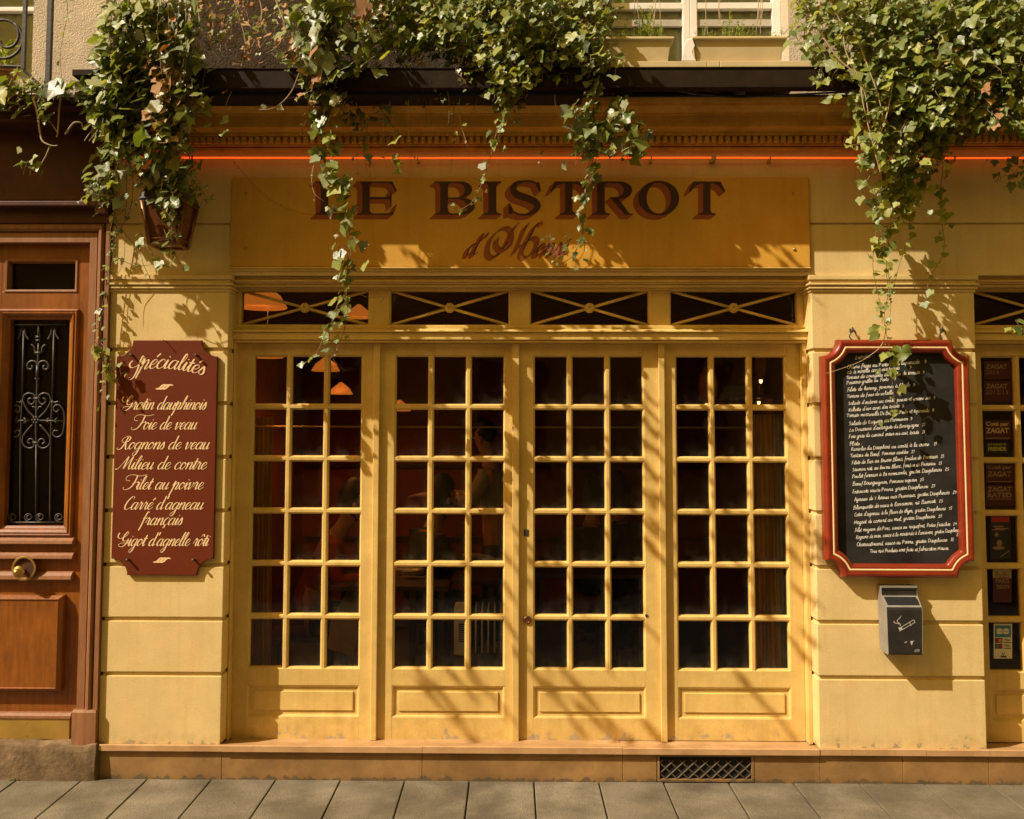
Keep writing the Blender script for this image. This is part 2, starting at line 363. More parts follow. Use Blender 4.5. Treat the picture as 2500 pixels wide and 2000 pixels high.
# door frame posts
m = MB(); m.box(-1.551, -1.541, .10, .24, .21, 2.384); m.box(1.606, 1.628, .10, .24, .21, 2.384); m.box(2.508, 2.54, .10, .24, .21, 2.384)
m.each('door_jamb', M_wood, B, bevel=.003)
ROWS = [(.592+.2905*k, .592+.2905*k+.257) for k in range(6)]
ROWS[-1] = (ROWS[-1][0], 2.309)
def door_leaf(x0, x1, g0, ncol, zb, gap=.2115, label=None, y=.155):
    cols = [(g0+gap*k, g0+gap*k+.1775) for k in range(ncol)]
    gl, gr = cols[0][0]-.009, cols[-1][1]+.009
    zt = 2.383; gz0, gz1 = ROWS[0][0]-.009, ROWS[-1][1]+.009
    m = MB()
    m.box(x0, gl, y, y+.045, zb, zt); m.box(gr, x1, y, y+.045, zb, zt)
    m.box(gl, gr, y+.0004, y+.045, gz1, zt-.0005); m.box(gl, gr, y+.0004, y+.045, .494, gz0); m.box(gl, gr, y+.0006, y+.045, zb, .322)
    d = m.build('door', M_wood, B, bevel=.0015)
    m = MB()
    for i, (a, b) in enumerate(cols):
        for j, (c, e) in enumerate(ROWS):
            L = gl if i == 0 else (cols[i-1][1]+a)/2; R = gr if i == ncol-1 else (cols[i+1][0]+b)/2
            Bt = gz0 if j == 0 else (ROWS[j-1][1]+c)/2; T = gz1 if j == 5 else (ROWS[j+1][0]+e)/2
            def rc(l, r, bb, t, yy): return [(l, yy, bb), (r, yy, bb), (r, yy, t), (l, yy, t)]
            k = .0095
            m.loft([rc(L, R, Bt, T, y+.003), rc(max(L, a-k), min(R, b+k), max(Bt, c-k), min(T, e+k), y+.003),
                    rc(a-.004, b+.004, c-.004, e+.004, y+.010), rc(a, b, c, e, y+.016), rc(a, b, c, e, y+.042)], False)
    m.build('glazing_bars', M_wood, d)
    m = MB()
    for i, (a, b) in enumerate(cols):
        for j, (c, e) in enumerate(ROWS):
            t = [rnd.uniform(-.0012, .0012) for _ in range(4)]
            m.face([(a-.003, y+.030+t[0], c-.003), (b+.003, y+.030+t[1], c-.003), (b+.003, y+.030+t[2], e+.003), (a-.003, y+.030+t[3], e+.003)])
    gd = m.build('glass', G_door, d); at_ = gd.data.attributes.new('pane', 'FLOAT_VECTOR', 'POINT'); at_.data.foreach_set('vector', [0, 1, 0, 1, 1, 0, 1, 0, 0, 0, 0, 0]*(len(cols)*6))
    m = MB(); m.rect(gl, gr, .322, .494, [(0, y+.0003), (.006, y+.003), (.012, y+.013), (.034, y+.014), (.036, y+.006), (.0365, y+.0055)])
    m.build('panel', M_wood, d)
    if label: d['label'] = label
    return d
D1 = door_leaf(-1.541, -.772, -1.4475, 3, .204)
D2 = door_leaf(-.738, .002, -.6485, 3, .204)
D3 = door_leaf(.041, .815, .1285, 3, .206)
D4 = door_leaf(.850, 1.605, .9215, 3, .208)
D5 = door_leaf(2.545, 3.42, 2.621, 3, .21, label='yellow door with stickers on its first column of panes')
m = MB()
for a, b in ((-.772, -.738), (.002, .041), (.815, .850)):
    m.box(a, b, .128, .19, .206, 2.383)
m.each('cover_strip', M_wood, B, bevel=.004)
# lock hardware on the third door
m = MB(); xk, zk = X(1284, 1300, .155), Z(1284, 1300, .155)
m.box(xk-.012, xk+.014, .151, .156, zk-.020, zk+.016); m.build('keyhole_plate', M_irondk, D3, bevel=.002)
m = MB(); xk, zk = X(1287, 1513, .155), Z(1287, 1513, .155)
m.lathe([(.022, 0), (.023, -.008), (.015, -.012), (.013, -.008), (.006, -.008)], (xk, .155, zk), (0, 1, 0), 20); m.build('lock_cylinder', M_coppers, D3, smooth=False)
m = MB(); m.lathe([(.008, 0), (.008, -.004), (.004, -.006)], (X(1578, 1503, .155), .155, Z(1578, 1503, .155)), (0, 1, 0), 12); m.build('bolt', M_irondk, D3)
# sill and plinth
def zg(v, y): return Z(1250, v, y)
m = MB(); cuts = [-2.19, X(542, 1828, -.03), X(1031, 1830, -.03), X(1520, 1830, -.03), X(2001, 1830, -.03), X(2080, 1830, -.03), X(2185, 1830, -.03), X(2262, 1830, -.03), X(2376, 1830, -.03), 2.507, 3.6]
for a, b in zip(cuts, cuts[1:]):
    yf = -.032 if -1.55 < a < 1.6 else -.028; dz = rnd.uniform(-.0015, .0015)
    m.loft([[(x, .5, .206+dz), (x, .10, .206+dz), (x, yf+.006, .2305+dz), (x, yf, .227+dz), (x, yf, .197), (x, .5, .197)] for x in (a+.0008, b-.0008)], True, True)
m.build('door_sill', M_stone, B)
m = MB(); cuts = [-2.19, X(542, 1870), X(1031, 1870), X(1520, 1870), X(1603, 1870)]
for a, b in list(zip(cuts, cuts[1:]))+[(X(1841, 1870), X(2001, 1870)), (X(2001, 1870), X(2203, 1870)), (X(2203, 1870), X(2412, 1870)), (X(2412, 1870), 3.6)]:
    m.box(a+.0009, b-.0009, -.008, .3, GZ-.03, .1965)
m.each('plinth', M_plinth, B, bevel=.002)
m = MB(); m.box(-2.19, 3.6, .004, .2, GZ-.03, .195); m.build('plinth_joint', M_joint, B)
# vent grille
vx0, vx1, vz0, vz1 = X(1603, 1870)+.002, X(1841, 1870)-.002, GZ+.002, .193
m = MB(); m.rect(vx0, vx1, vz0, vz1, [(0, -.010), (.012, -.011), (.014, .0), (.014, .003)])
vg = m.build('vent_grille', M_plinth, B); m = MB()
n = 8; px_ = (vx1-vx0-.03)/n
for k in range(-4, n+5):
    for sgn in (1, -1):
        x_a = vx0+.015+k*px_+px_/2; hh = (vz1-vz0)-.032; za, zb2 = vz0+.014, vz0+.014+hh-.016
        P0, P1 = [x_a, za], [x_a+sgn*hh*.95, zb2]
        lo, hi = vx0+.016, vx1-.016
        def clip(P, Q):
            (a0, b0), (a1, b1) = P, Q
            t0, t1 = 0, 1
            if a0 == a1: return None
            for lim, sg in ((lo, 1), (hi, -1)):
                da = (a1-a0)*sg; ca = (lim-a0)*sg
                if da > 0: t0 = max(t0, ca/da)
                else: t1 = min(t1, ca/da)
            if t0 >= t1-.02: return None
            return (a0+(a1-a0)*t0, b0+(b1-b0)*t0), (a0+(a1-a0)*t1, b0+(b1-b0)*t1)
        c = clip(P0, P1)
        if c:
            yy = -.0035 if sgn > 0 else -.0025
            m.tube([(c[0][0], yy, c[0][1]), (c[1][0], yy, c[1][1])], .0042, 6)
m.build('lattice', mat('dark_bronze_grille', (.075, .055, .03), .6, .3, 30), vg)
m = MB(); m.face([(vx0+.013, .0026, vz0+.013), (vx1-.013, .0026, vz0+.013), (vx1-.013, .0026, vz1-.013), (vx0+.013, .0026, vz1-.013)]); m.build('dark_opening', M_hole, vg)

# cornice
def cornice_prof():
    P = []
    for v, y in ((370, 0), (367, -.030), (360, -.030), (358, -.018), (354, -.05), (350, -.05)): P.append((y, Z(1700, v, y)))
    P += [(-.052, Z(1700, 349, -.05)), (-.052, Z(1700, 332, -.05))]
    for v, y in ((331, -.085), (322, -.085), (319, -.094), (311, -.125), (309, -.138), (281, -.145), (279, -.158), (275, -.160), (261, -.190), (258, -.210), (251, -.215), (249, -.245), (238, -.255)): P.append((y, Z(1700, v, y)))
    return P
CP = cornice_prof()
ztop = CP[-1][1]
m = MB(); prof = CP+[(.30, ztop+.004), (.30, CP[0][1])]
m.loft([[(x, y, z) for y, z in prof] for x in (-2.205, 3.6)], True, True)
co = m.build('cornice', M_corn, B)
m = MB(); zd0, zd1 = Z(1700, 349, -.07)+.001, Z(1700, 333, -.07)
k = -2.19
while k < 3.59:
    m.box(k, k+.022, -.078, -.0522, zd0, zd1); k += .0376
tag(m.build('dentils', M_corn, co, bevel=.0015), kind='stuff')
m = MB(); m.box(-2.2, 3.6, -.262, .1, ztop+.0005, ztop+.012); m.build('lead_flashing', M_irondk, B, bevel=.003)

# upper storey
UY = .12
wx0, wx1, wz0 = .40, X(1925, 60, UY), Z(1700, 160, .0)
lx1 = X(80, 90, UY)
rwx = X(468, 60, UY); m = MB(); m.box(-4.2, 4.2, UY, .4, 3.45, wz0-.02); m.box(lx1, rwx, UY, .4, wz0-.02, 6.5); m.box(wx1, 4.2, UY, .4, wz0-.02, 6.5)
m.box(-4.2, lx1, UY, .4, 5.6, 6.5); m.box(wx0, wx1, UY, .4, 5.6, 6.5); m.box(-4.2, -3.6, UY, .4, wz0-.02, 5.6)
m.build('upper_wall', M_stucco, B)
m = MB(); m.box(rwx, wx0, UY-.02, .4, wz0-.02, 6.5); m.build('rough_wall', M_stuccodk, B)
for (a, b, zb) in ((wx0, wx1, wz0), (-3.6, lx1, wz0-.02)):
    yb = .26; zm = 3.99 if a > 0 else 4.02
    m = MB(); mid = X(1690, 60, yb) if a > 0 else -3.1
    for q in ((a, a+.05), (mid-.055, mid-.012), (mid-.0115, mid+.03), (b-.05, b)): m.box(q[0], q[1], yb, yb+.06, zb, 5.6)
    for p, q in ((a+.05, mid-.055), (mid+.03, b-.05)):
        m.box(p, q, yb+.003, yb+.055, zb, zb+.05)
        if a > 0: m.box(p, q, yb+.003, yb+.055, Z(1600, 22, yb), Z(1600, 6, yb))
        else: m.box(p, q, yb+.003, yb+.055, Z(40, 27, yb), Z(40, 16, yb))
    w = m.build('window', M_winframe, B, bevel=.004)
    m = MB(); m.face([(a, yb+.035, zb), (b, yb+.035, zb), (b, yb+.035, 5.6), (a, yb+.035, 5.6)]); m.build('glass', G_clear, w)
    if a > 0:
        m = MB()
        for p, q in ((a+.05, mid-.055), (mid+.03, b-.05)): m.box(p, q, yb+.012, yb+.05, Z(1600, 62, yb), Z(1600, 46, yb))
        m.each('bottom_rail', mat('grey_window_rail', (.42, .39, .32), .6), w)
    m = MB(); n = 60
    m.loft([[(a+(b-a)*k/n, yb+.055+.008*math.sin(k*1.3), zz) for k in range(n+1)] for zz in (zb, 5.6)], False, False, False); m.build('net_curtain', M_curt, w, smooth=True)
m = MB(); xa, xb = wx0+.1, X(1975, 156, -.36)
for a, b in ((xa, X(1723, 156, -.36)), (X(1723, 156, -.36)+.002, X(1754, 156, -.36)), (X(1754, 156, -.36)+.002, xb)):
    m.box(a, b, -.392, UY+.14, Z(1700, 164, -.392), Z(1700, 149, -.392))
m.build('window_sill', M_ochre, B, bevel=.003)

# interior of the bistro
IY = 3.4
m = MB(); m.box(-1.9, 3.9, .25, IY, .1, .2); tag(m.build('interior_floor', M_intfloor), kind='structure')
m = MB(); m.box(-1.9, 3.9, .25, IY, 2.95, 3.05); tag(m.build('interior_ceiling', M_intceil), kind='structure')
m = MB(); m.box(-1.9, 3.9, IY, IY+.1, .1, 3.05); m.box(-2.0, -1.9, .25, IY, .1, 3.05); m.box(3.9, 4.0, .25, IY, .1, 3.05)
m.build('interior_wall', M_intwall, B)
m = MB(); m.box(1.75, 1.85, 1.2, 2.6, .2, 2.95); m.build('room_divider', M_intwall, B)
m = MB()
for z0 in (.9, 1.55, 1.62): m.box(-1.88, 3.88, IY-.03, IY-.001, z0, z0+.03)
m.build('wall_moulding', M_darkwood, B)
m = MB(); zt = Z(700, 1042, .3); m.tube([(-1.6, .32, zt), (1.7, .32, zt)], .006, 8); m.build('curtain_rod', M_brass, B)
# roof/back of building so that it is a closed block
m = MB(); m.box(-4.2, 4.2, 5.2, 5.4, 0, 6.5); m.box(-4.2, 4.2, .4, 5.4, 6.5, 6.7); m.box(-4.3, -4.2, .4, 5.4, 0, 6.7); m.box(4.2, 4.3, .4, 5.4, 0, 6.7)
m.box(-4.2, 4.2, .4, 5.2, 3.3, 3.44); m.build('rear_block', M_stuccodk, B)

# ------------------------------------------------------------------ neighbouring house with the brown street door
N = thing('neighbour_house', 'neighbouring house with brown panelled street door under a dark heavy lintel', 'house', (-3.2, 0, GZ))
XI, ZT = -2.324, Z(100, 592, .0); ZB = Z(100, 1806, .0)
prof = [(0, .07), (0, -.005), (.040, -.005), (.041, .005), (.048, .005), (.049, -.012), (.058, -.024), (.070, -.026), (.081, -.016), (.082, .004), (.094, .004), (.095, -.022), (.118, -.022), (.118, .05)]
m = MB()
m.loft([[(XI+o, y, ZB+.12), (XI+o, y, ZT+o*1.25), (-4.2, y, ZT+o*1.25)] for o, y in prof], False, False, False)
m.build('door_surround', M_brownf, N)
m = MB(); bx0, bx1 = -2.336, -2.2065
m.loft([[(bx0, .06, z), (bx0, -.03, z), ((bx0+bx1)/2, -.036, z), (bx1, -.034, z), (bx1, .06, z)] for z in (ZB-.02, Z(200, 1740, -.03))]+[[(bx0+.004, .06, z), (bx0+.004, -.024, z), ((bx0+bx1)/2, -.03, z), (bx1-.004, -.028, z), (bx1-.004, .06, z)] for z in (Z(200, 1734, -.03),)], True, True)
m.build('surround_base_block', M_brownf, N)
DY = .05
dz = lambda v: Z(100, v, DY)
dx = lambda u, v=1000: X(u, v, DY)
d0, d1 = -3.05, XI
def add_rect(m, px, prof): m.rect(px[0], px[1], px[3], px[2], prof)
gx0, gx1 = dx(17, 1000), dx(163, 1000)
tw0, tw1 = dx(15, 680), dx(187, 680)
m = MB()   # stiles and rails of the door
px0, px1 = gx0-.052, gx1+.052
zs = [ZB-.01, dz(1308), dz(757), dz(712), dz(634), ZT+.02]
m.box(px1, d1, DY, DY+.05, zs[0], zs[-1]); m.box(d0, px0, DY, DY+.05, zs[0], zs[-1])
for a, b in ((zs[0], zs[1]), (zs[2], zs[3]), (zs[4], zs[5])): m.box(px0, px1, DY+.0003, DY+.05, a, b)
m.box(px0, tw0-.004, DY+.0005, DY+.05, zs[3], zs[4])
m.box(tw1+.004, px1, DY+.0005, DY+.05, zs[3], zs[4]) if tw1+.004 < px1 else None
bd = m.build('door', M_brown, N, bevel=.002)
m = MB(); m.rect(tw0-.004, tw1+.004, zs[3], zs[4], [(-.006, DY+.002), (0, DY-.006), (.010, DY-.004), (.016, DY+.03), (.016, DY+.05)], False); m.build('upper_light_moulding', M_brownf, bd)
m = MB(); m.face([(tw0, DY+.042, zs[3]), (tw1, DY+.042, zs[3]), (tw1, DY+.042, zs[4]), (tw0, DY+.042, zs[4])]); m.build('upper_glass', G_door, bd)
m = MB(); m.rect(px0, px1, dz(1308), dz(757), [(-.004, DY+.002), (-.004, DY-.012), (.006, DY-.020), (.016, DY-.016), (.020, DY-.022), (.034, DY-.010), (.040, DY+.0), (.0525, DY+.006), (.0535, DY+.05)], False)
m.build('glazing_moulding', M_brown, bd)
m = MB(); m.face([(gx0, DY+.046, dz(1300)), (gx1, DY+.046, dz(1300)), (gx1, DY+.046, dz(760)), (gx0, DY+.046, dz(760))]); m.build('glass', G_door, bd)
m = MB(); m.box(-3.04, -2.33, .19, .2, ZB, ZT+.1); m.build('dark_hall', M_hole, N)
m = MB()   # horizontal mouldings
for a, b, u in ((1311, 1328, 183), (1347, 1364, 184), (1394, 1415, 182)):
    z1, z0 = dz(a), dz(b); x1 = dx(u, 1350); hh = z1-z0
    pr = [(DY+.001, z1), (DY-.018, z1-.1*hh), (DY-.034, z1-.45*hh), (DY-.034, z1-.52*hh), (DY-.038, z1-.54*hh), (DY-.040, z1-.85*hh), (DY-.028, z0), (DY+.001, z0)]
    m.loft([[(-3.0, y, z) for y, z in pr], [(x1, y, z) for y, z in pr]], True, True)
m.each('rail_moulding', M_brownf, bd)
m = MB(); m.rect(-2.98, dx(157, 1570), dz(1682), dz(1452), [(-.002, DY+.001), (-.002, DY-.030), (.016, DY-.052), (.020, DY-.046), (.024, DY-.046)]); m.build('raised_panel', M_brown, bd)
m = MB(); x1 = dx(178, 1770); z1, z0 = dz(1737), dz(1750)
m.loft([[(x, y, z) for y, z in ((DY, z1), (DY-.02, z1-.002), (DY-.034, z1-.014), (DY-.034, z0), (DY, z0))] for x in (-3.0, x1)], True, True)
m.box(-3.0, x1-.004, DY-.024, DY, ZB+.002, z0-.0005); m.build('bottom_rail', M_brownf, bd)
m = MB(); m.box(-3.0, x1-.006, DY-.028, DY-.0242, dz(1800), dz(1752)); k = m.build('kick_plate', M_brasssheet, bd, bevel=.001)
m = MB()
for v in (1761, 1792):
    m.lathe([(.004, 0), (.003, -.002)], (dx(72, v), DY-.028, dz(v)), (0, 1, 0), 8)
m.each('screw', M_brass, k)
# knob
kx, kz = dx(69, 1387), dz(1385)
m = MB(); m.lathe([(.064, 0), (.066, -.006), (.063, -.010), (.056, -.010), (.053, -.004), (.0525, .004)], (kx, DY-.041, kz), (0, 1, 0), 40, False)
kn = m.build('door_knob', M_brass, bd, smooth=False)
m = MB(); m.lathe([(.012, .04), (.011, .0), (.013, -.03), (.026, -.040), (.031, -.048), (.030, -.056), (.026, -.058), (.0255, -.061), (.019, -.062), (.0185, -.068), (.014, -.078), (.006, -.085), (.002, -.086)], (kx-.004, DY-.04, kz-.010), (0, 1, 0), 32)
m.build('knob', M_brass, kn, smooth=True)
m = MB(); m.lathe([(.0526, 0), (.0526, .004)], (kx, DY-.0385, kz), (0, 1, 0), 40); m.build('backplate', M_browndk, kn)
# iron grille
def gp(u, v): return at(u/4.538, 760+v/4.538, DY+.030)
m = MB()
def gt(P, r=.0045, n=6, mir=None):
    for s in ((0, 1) if mir else (0,)):
        Q = [gp(u if not s else 2*mir-u, v) for u, v in P]
        m.tube(crom(Q, 6) if len(Q) > 2 else Q, r, n)
gt([(262, 215), (245, 985)]); gt([(598, 215), (578, 985)]); gt([(428, 355), (400, 1215), (402, 1440)], .0055)
gt([(245, 985), (228, 1430), (222, 2330)], .004); gt([(578, 985), (562, 1430), (552, 2330)], .004); gt([(402, 1440), (395, 2330)], .004)
for c in (255, 592):
    gt([(c-18, 195), (c-28, 255), (c-58, 312)], .006); gt([(c+18, 195), (c+30, 260), (c+62, 312)], .006)
gt([(430, 150), (430, 285)], .008); gt([(400, 287), (450, 287)], .010); gt([(400, 325), (448, 325)], .007)
gt([(350, 370), (385, 402), (396, 462), (460, 462), (470, 402), (505, 370)], .0055); gt([(390, 462), (460, 462)], .009)
gt([(418, 600), (395, 560), (340, 555), (305, 595), (318, 640), (350, 640), (362, 612), (348, 604)], .006, mir=422)
gt([(418, 600), (412, 745)], .009); gt([(390, 748), (440, 748)], .008)
gt([(388, 1180), (310, 1100), (258, 1000), (272, 932), (330, 908), (388, 940), (384, 1000), (352, 1032), (316, 1010), (318, 972), (345, 966)], .005, mir=410)
gt([(375, 968), (447, 968)], .008)
gt([(360, 1060), (388, 1064), (402, 1090)], .005, mir=411)
for a in range(6): 
    t = a*math.pi/3; c = gp(395+32*math.cos(t), 1205+32*math.sin(t)); m.lathe([(.001, .007), (.006, .004), (.007, 0), (.006, -.005), (.001, -.008)], c, (0, 1, 0), 8)
c = gp(395, 1205); m.lathe([(.001, .008), (.008, .004), (.009, -.002), (.006, -.008), (.001, -.010)], c, (0, 1, 0), 8)
gt([(165, 1212), (340, 1210)]); gt([(440, 1210), (705, 1218)])
for c, s in ((180, 1), (265, 1), (545, -1), (635, -1)):
    gt([(c, 1182), (c+s*32, 1210)], .004); gt([(c, 1244), (c+s*32, 1212)], .004)
gt([(245, 985), (225, 1008), (180, 1002)], .005); gt([(578, 985), (600, 1010), (648, 1000)], .005)
gt([(190, 1088), (176, 1104), (198, 1122), (226, 1090), (212, 1050), (160, 1044)], .0045)
gt([(650, 1090), (630, 1117), (594, 1088), (612, 1045), (662, 1045), (704, 1105), (716, 1210), (694, 1350), (640, 1395), (590, 1372), (602, 1325), (642, 1328)], .0045)
gt([(158, 1392), (200, 1386), (226, 1345), (205, 1320), (168, 1332), (178, 1356)], .0045)
gt([(362, 1258), (272, 1360), (248, 1440), (282, 1502), (345, 1516), (384, 1478), (368, 1425), (330, 1416), (308, 1452), (338, 1468)], .005, mir=403)
gt([(362, 1457), (434, 1457)], .008)
for c in (140, 318, 447, 655):
    v0 = 2283; P = [(c+ (52-1.9*t)*math.cos(t*.55+1.2)*1.0, v0+(50-1.9*t)*math.sin(t*.55+1.2)) for t in range(0, 19)]
    m.tube([gp(*p) for p in P], .0038, 6)
gt([(90, 2340), (720, 2340)], .005); gt([(90, 150), (740, 150)], .005)
m.build('iron_grille', M_iron, bd, smooth=True)
# lintel and step
m = MB(); LX = X(252, 235, -.3)
for a, b, y, xe in ((229, 240, -.32, LX), (240, 262, -.28, LX-.01), (262, 298, -.2, LX-.02)):
    m.box(-4.25, xe, y, .1, Z(100, b, y), Z(100, a, y)-.0006)
zl = Z(100, 298, -.2)
m.box(-4.25, -2.2065, -.05, .1, Z(100, 490, -.05), zl+.05)
m.box(-4.25, -2.2075, -.09, .1, Z(100, 503, -.09), Z(100, 490, -.09))
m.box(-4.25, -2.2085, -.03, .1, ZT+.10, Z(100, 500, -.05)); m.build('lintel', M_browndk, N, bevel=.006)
m = MB(); cx0, cx1 = X(224, 490, -.1), X(250, 490, -.1)
m.loft([[(x, y, z) for y, z in ((.05, Z(235, 465, -.1)), (-.12, Z(235, 465, -.1)), (-.11, Z(235, 476, -.1)), (-.07, Z(235, 492, -.1)), (-.06, Z(235, 514, -.1)), (.05, Z(235, 516, -.1)))] for x in (cx0, cx1)], True, True)
m.build('corbel', M_brownf, N, bevel=.003)
bm = bmesh.new(); sx0, sx1, sy0, sy1, sz0, sz1 = -4.2, X(236, 1850, -.05), -.05, .3, -.03, ZB-.004
nx, nz, ny = 150, 18, 22
V = {}
def sv(i, j, k):
    if (i, j, k) not in V: V[i, j, k] = bm.verts.new((sx0+(sx1-sx0)*i/nx, sy0+(sy1-sy0)*j/ny, sz0+(sz1-sz0)*k/nz))
    return V[i, j, k]
for i in range(nx):
    for k in range(nz): bm.faces.new([sv(i, 0, k), sv(i+1, 0, k), sv(i+1, 0, k+1), sv(i, 0, k+1)])
    for j in range(ny): bm.faces.new([sv(i, j, nz), sv(i+1, j, nz), sv(i+1, j+1, nz), sv(i, j+1, nz)])
for j in range(ny):
    for k in range(nz): bm.faces.new([sv(nx, j, k), sv(nx, j+1, k), sv(nx, j+1, k+1), sv(nx, j, k+1)])
from mathutils import noise as mn
for v in bm.verts:
    p = v.co.copy(); e = sum((abs(p.x-sx1) < .03, abs(p.y-sy0) < .03, abs(p.z-sz1) < .025))
    a = .003+.004*max(0, e-1)
    f = Vector((mn.noise(p*9), mn.noise(p*9+Vector((5, 5, 5))), mn.noise(p*9+Vector((9, 1, 3)))))
    v.co += f*a*1.5+Vector((mn.noise(p*40), mn.noise(p*40+Vector((3, 3, 3))), mn.noise(p*38)))*.002
    if p.z > sz1-.001: v.co.z -= abs(v.co.z-p.z)*.6
    if e >= 2: v.co += Vector((-(abs(p.x-sx1) < .006)*.006, (abs(p.y-sy0) < .006)*.005, -(abs(p.z-sz1) < .004)*.004))
o0 = N.location
for v in bm.verts: v.co -= o0
me = bpy.data.meshes.new('stone_step'); bm.to_mesh(me); bm.free(); me.shade_smooth(); me.materials.append(M_rough)
so_ = bpy.data.objects.new('stone_step', me); COL.objects.link(so_); so_.parent = N
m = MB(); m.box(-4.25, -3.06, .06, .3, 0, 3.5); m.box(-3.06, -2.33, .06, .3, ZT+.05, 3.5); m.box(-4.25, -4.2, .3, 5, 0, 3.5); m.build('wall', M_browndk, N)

# ------------------------------------------------------------------ lettering
GL = {}
def G(ch, adv, *strokes): GL[ch] = (adv, [[tuple(map(float, p.split(','))) for p in s.split()] for s in strokes])
BOWL = '.72,.84 .5,1 .24,.86 .08,.42 .16,.06 .36,.02 .58,.34 .72,.9'
G('a', .98, BOWL, '.76,.98 .68,.5 .66,.18 .76,.0 .98,.26')
G('b', .82, '0,.3 .34,1.1 .48,1.75 .36,1.92 .24,1.6 .12,.4 .24,.02 .5,.16 .58,.7 .46,.98', '.46,.98 .6,.86 .84,.9')
G('c', .78, '.66,.78 .6,.98 .4,1 .14,.66 .1,.24 .28,0 .52,.06 .8,.34')
G('d', .98, BOWL, '.80,1.92 .72,1.1 .66,.3 .74,.0 .98,.26')
G('e', .74, '.08,.34 .4,.5 .6,.8 .44,1 .2,.82 .08,.36 .24,.02 .48,.06 .76,.36')
G('f', .6, '.5,1.7 .44,1.92 .3,1.7 .2,1 .1,-.2 .0,-.75', '.02,.92 .56,1.0')
G('g', .98, BOWL, '.76,.98 .68,.2 .56,-.6 .3,-.92 .08,-.72 .3,-.4 .98,.26')
G('h', .92, '0,.3 .34,1.1 .48,1.75 .38,1.95 .28,1.6 .18,.9 .1,0', '.12,.3 .38,.88 .58,1 .66,.76 .6,.2 .7,0 .92,.26')
G('i', .48, '0,.3 .2,1', '.22,1 .14,.2 .26,0 .48,.26', '.27,1.38 .25,1.30')
G('j', .5, '0,.3 .2,1', '.22,1 .14,0 .02,-.7 -.2,-.9 -.3,-.7 .0,-.3 .48,.26', '.27,1.38 .25,1.30')
G('k', .84, '0,.3 .34,1.1 .46,1.75 .36,1.92 .24,1.5 .1,0', '.14,.5 .5,.98 .5,.7 .2,.55', '.2,.55 .5,.1 .66,0 .84,.26')
G('l', .5, '0,.3 .34,1.1 .46,1.72 .34,1.92 .22,1.5 .12,.34 .24,0 .5,.26')
G('m', 1.3, '0,.62 .14,.98 .16,.8 .1,0', '.12,.3 .36,.9 .52,1 .58,.8 .5,0', '.52,.3 .76,.9 .92,1 1,.76 .94,.2 1.06,0 1.3,.26')
G('n', .9, '0,.62 .14,.98 .16,.8 .1,0', '.12,.3 .38,.9 .56,1 .64,.76 .58,.2 .68,0 .9,.26')
G('o', .82, '.44,1 .18,.84 .06,.38 .22,.02 .5,.2 .62,.66 .46,.98 .54,.8 .84,.82')
G('p', .9, '-.04,.5 .16,1.2', '.2,1.05 .1,.1 -.06,-.9', '.1,.3 .36,.9 .54,1 .62,.7 .5,.14 .62,.0 .9,.3')
G('q', .98, BOWL, '.76,.98 .68,0 .58,-.9', '.58,-.9 .7,-.3 .98,.26')
G('r', .72, '0,.3 .16,.9 .24,1.1 .3,.9 .5,.94', '.48,.94 .4,.3 .48,0 .72,.26')
G('s', .62, '0,.26 .32,1.06', '.32,1.06 .42,.66 .46,.24 .28,0 .08,.1 .12,.24')
G('t', .5, '0,.3 .24,1', '.3,1.55 .18,.4 .2,.06 .34,.02 .5,.26', '.02,1.02 .52,1.08')
G('u', .92, '0,.4 .16,1', '.18,1 .1,.3 .22,.0 .46,.2 .64,.9', '.68,1 .6,.3 .68,0 .92,.26')
G('v', .8, '0,.64 .12,1 .2,.8 .2,.2 .3,.0 .56,.46 .58,.96 .64,.84 .82,.88')
G('w', 1.1, '0,.64 .12,1 .2,.8 .18,.2 .28,0 .5,.4 .56,.9 .54,.2 .66,0 .92,.5 .92,.96 1.1,.86')
G('x', .8, '0,.7 .14,1 .3,.9 .44,.1 .6,0 .8,.26', '.66,.96 .1,.02')
G('y', .92, '0,.4 .16,1', '.18,1 .1,.3 .22,.0 .46,.2 .64,.9', '.68,1 .6,.2 .5,-.6 .24,-.92 .04,-.72 .3,-.36 .92,.26')
G('z', .7, '.04,.86 .3,.98 .6,.92 .1,.06 .4,.0 .7,.2')
G(' ', .62); G("'", .34, '.22,1.95 .14,1.5'); G(',', .4, '.1,.1 .02,-.3'); G('.', .34, '.1,.1 .12,.0'); G(':', .4, '.16,.8 .17,.7', '.1,.12 .11,.02')
G('-', .6, '.05,.5 .5,.52'); G('"', .5, '.1,1 .06,.6', '.3,1 .26,.6')
# script capitals
G('S_', 1.2, '.13,1.14 -.06,.82 .2,.41 .66,.41 .98,.73 1.16,1.23 .98,1.48 .9,.82 .95,0 .83,-.73 .51,-.93 .34,-.73 .46,-.62')
G('G_', 1.45, '-.5,1.85 -.56,1.35 -.1,1.04 .5,1.3 .88,1.8 .66,1.98 .34,1.4 .42,.8 .86,.68 1.2,1.02', '1.2,1.02 1.08,.3 .64,-.12 .1,-.02 .06,.26 .5,.42 1.4,.4')
G('F_', 1.75, '.5,1.25 .06,1.25 -.16,1.62 .1,2.0 .74,2.06 1.66,1.92 2.5,2.1', '1.28,1.94 1.2,.94 .86,.19 .27,-.06 -.06,.19 .06,.3', '.95,.84 1.3,.92 1.66,1.1 1.7,.9')
G('R_', 1.2, '.34,1.02 .06,1.0 -.06,1.3 .14,1.66 .56,1.84 .9,1.66 .86,1.24 .52,.98', '.6,1.72 .46,.9 .22,.16 -.1,-.06 -.34,.08 -.26,.2', '.52,.98 .66,.5 .8,.06 .96,.0 1.2,.3')
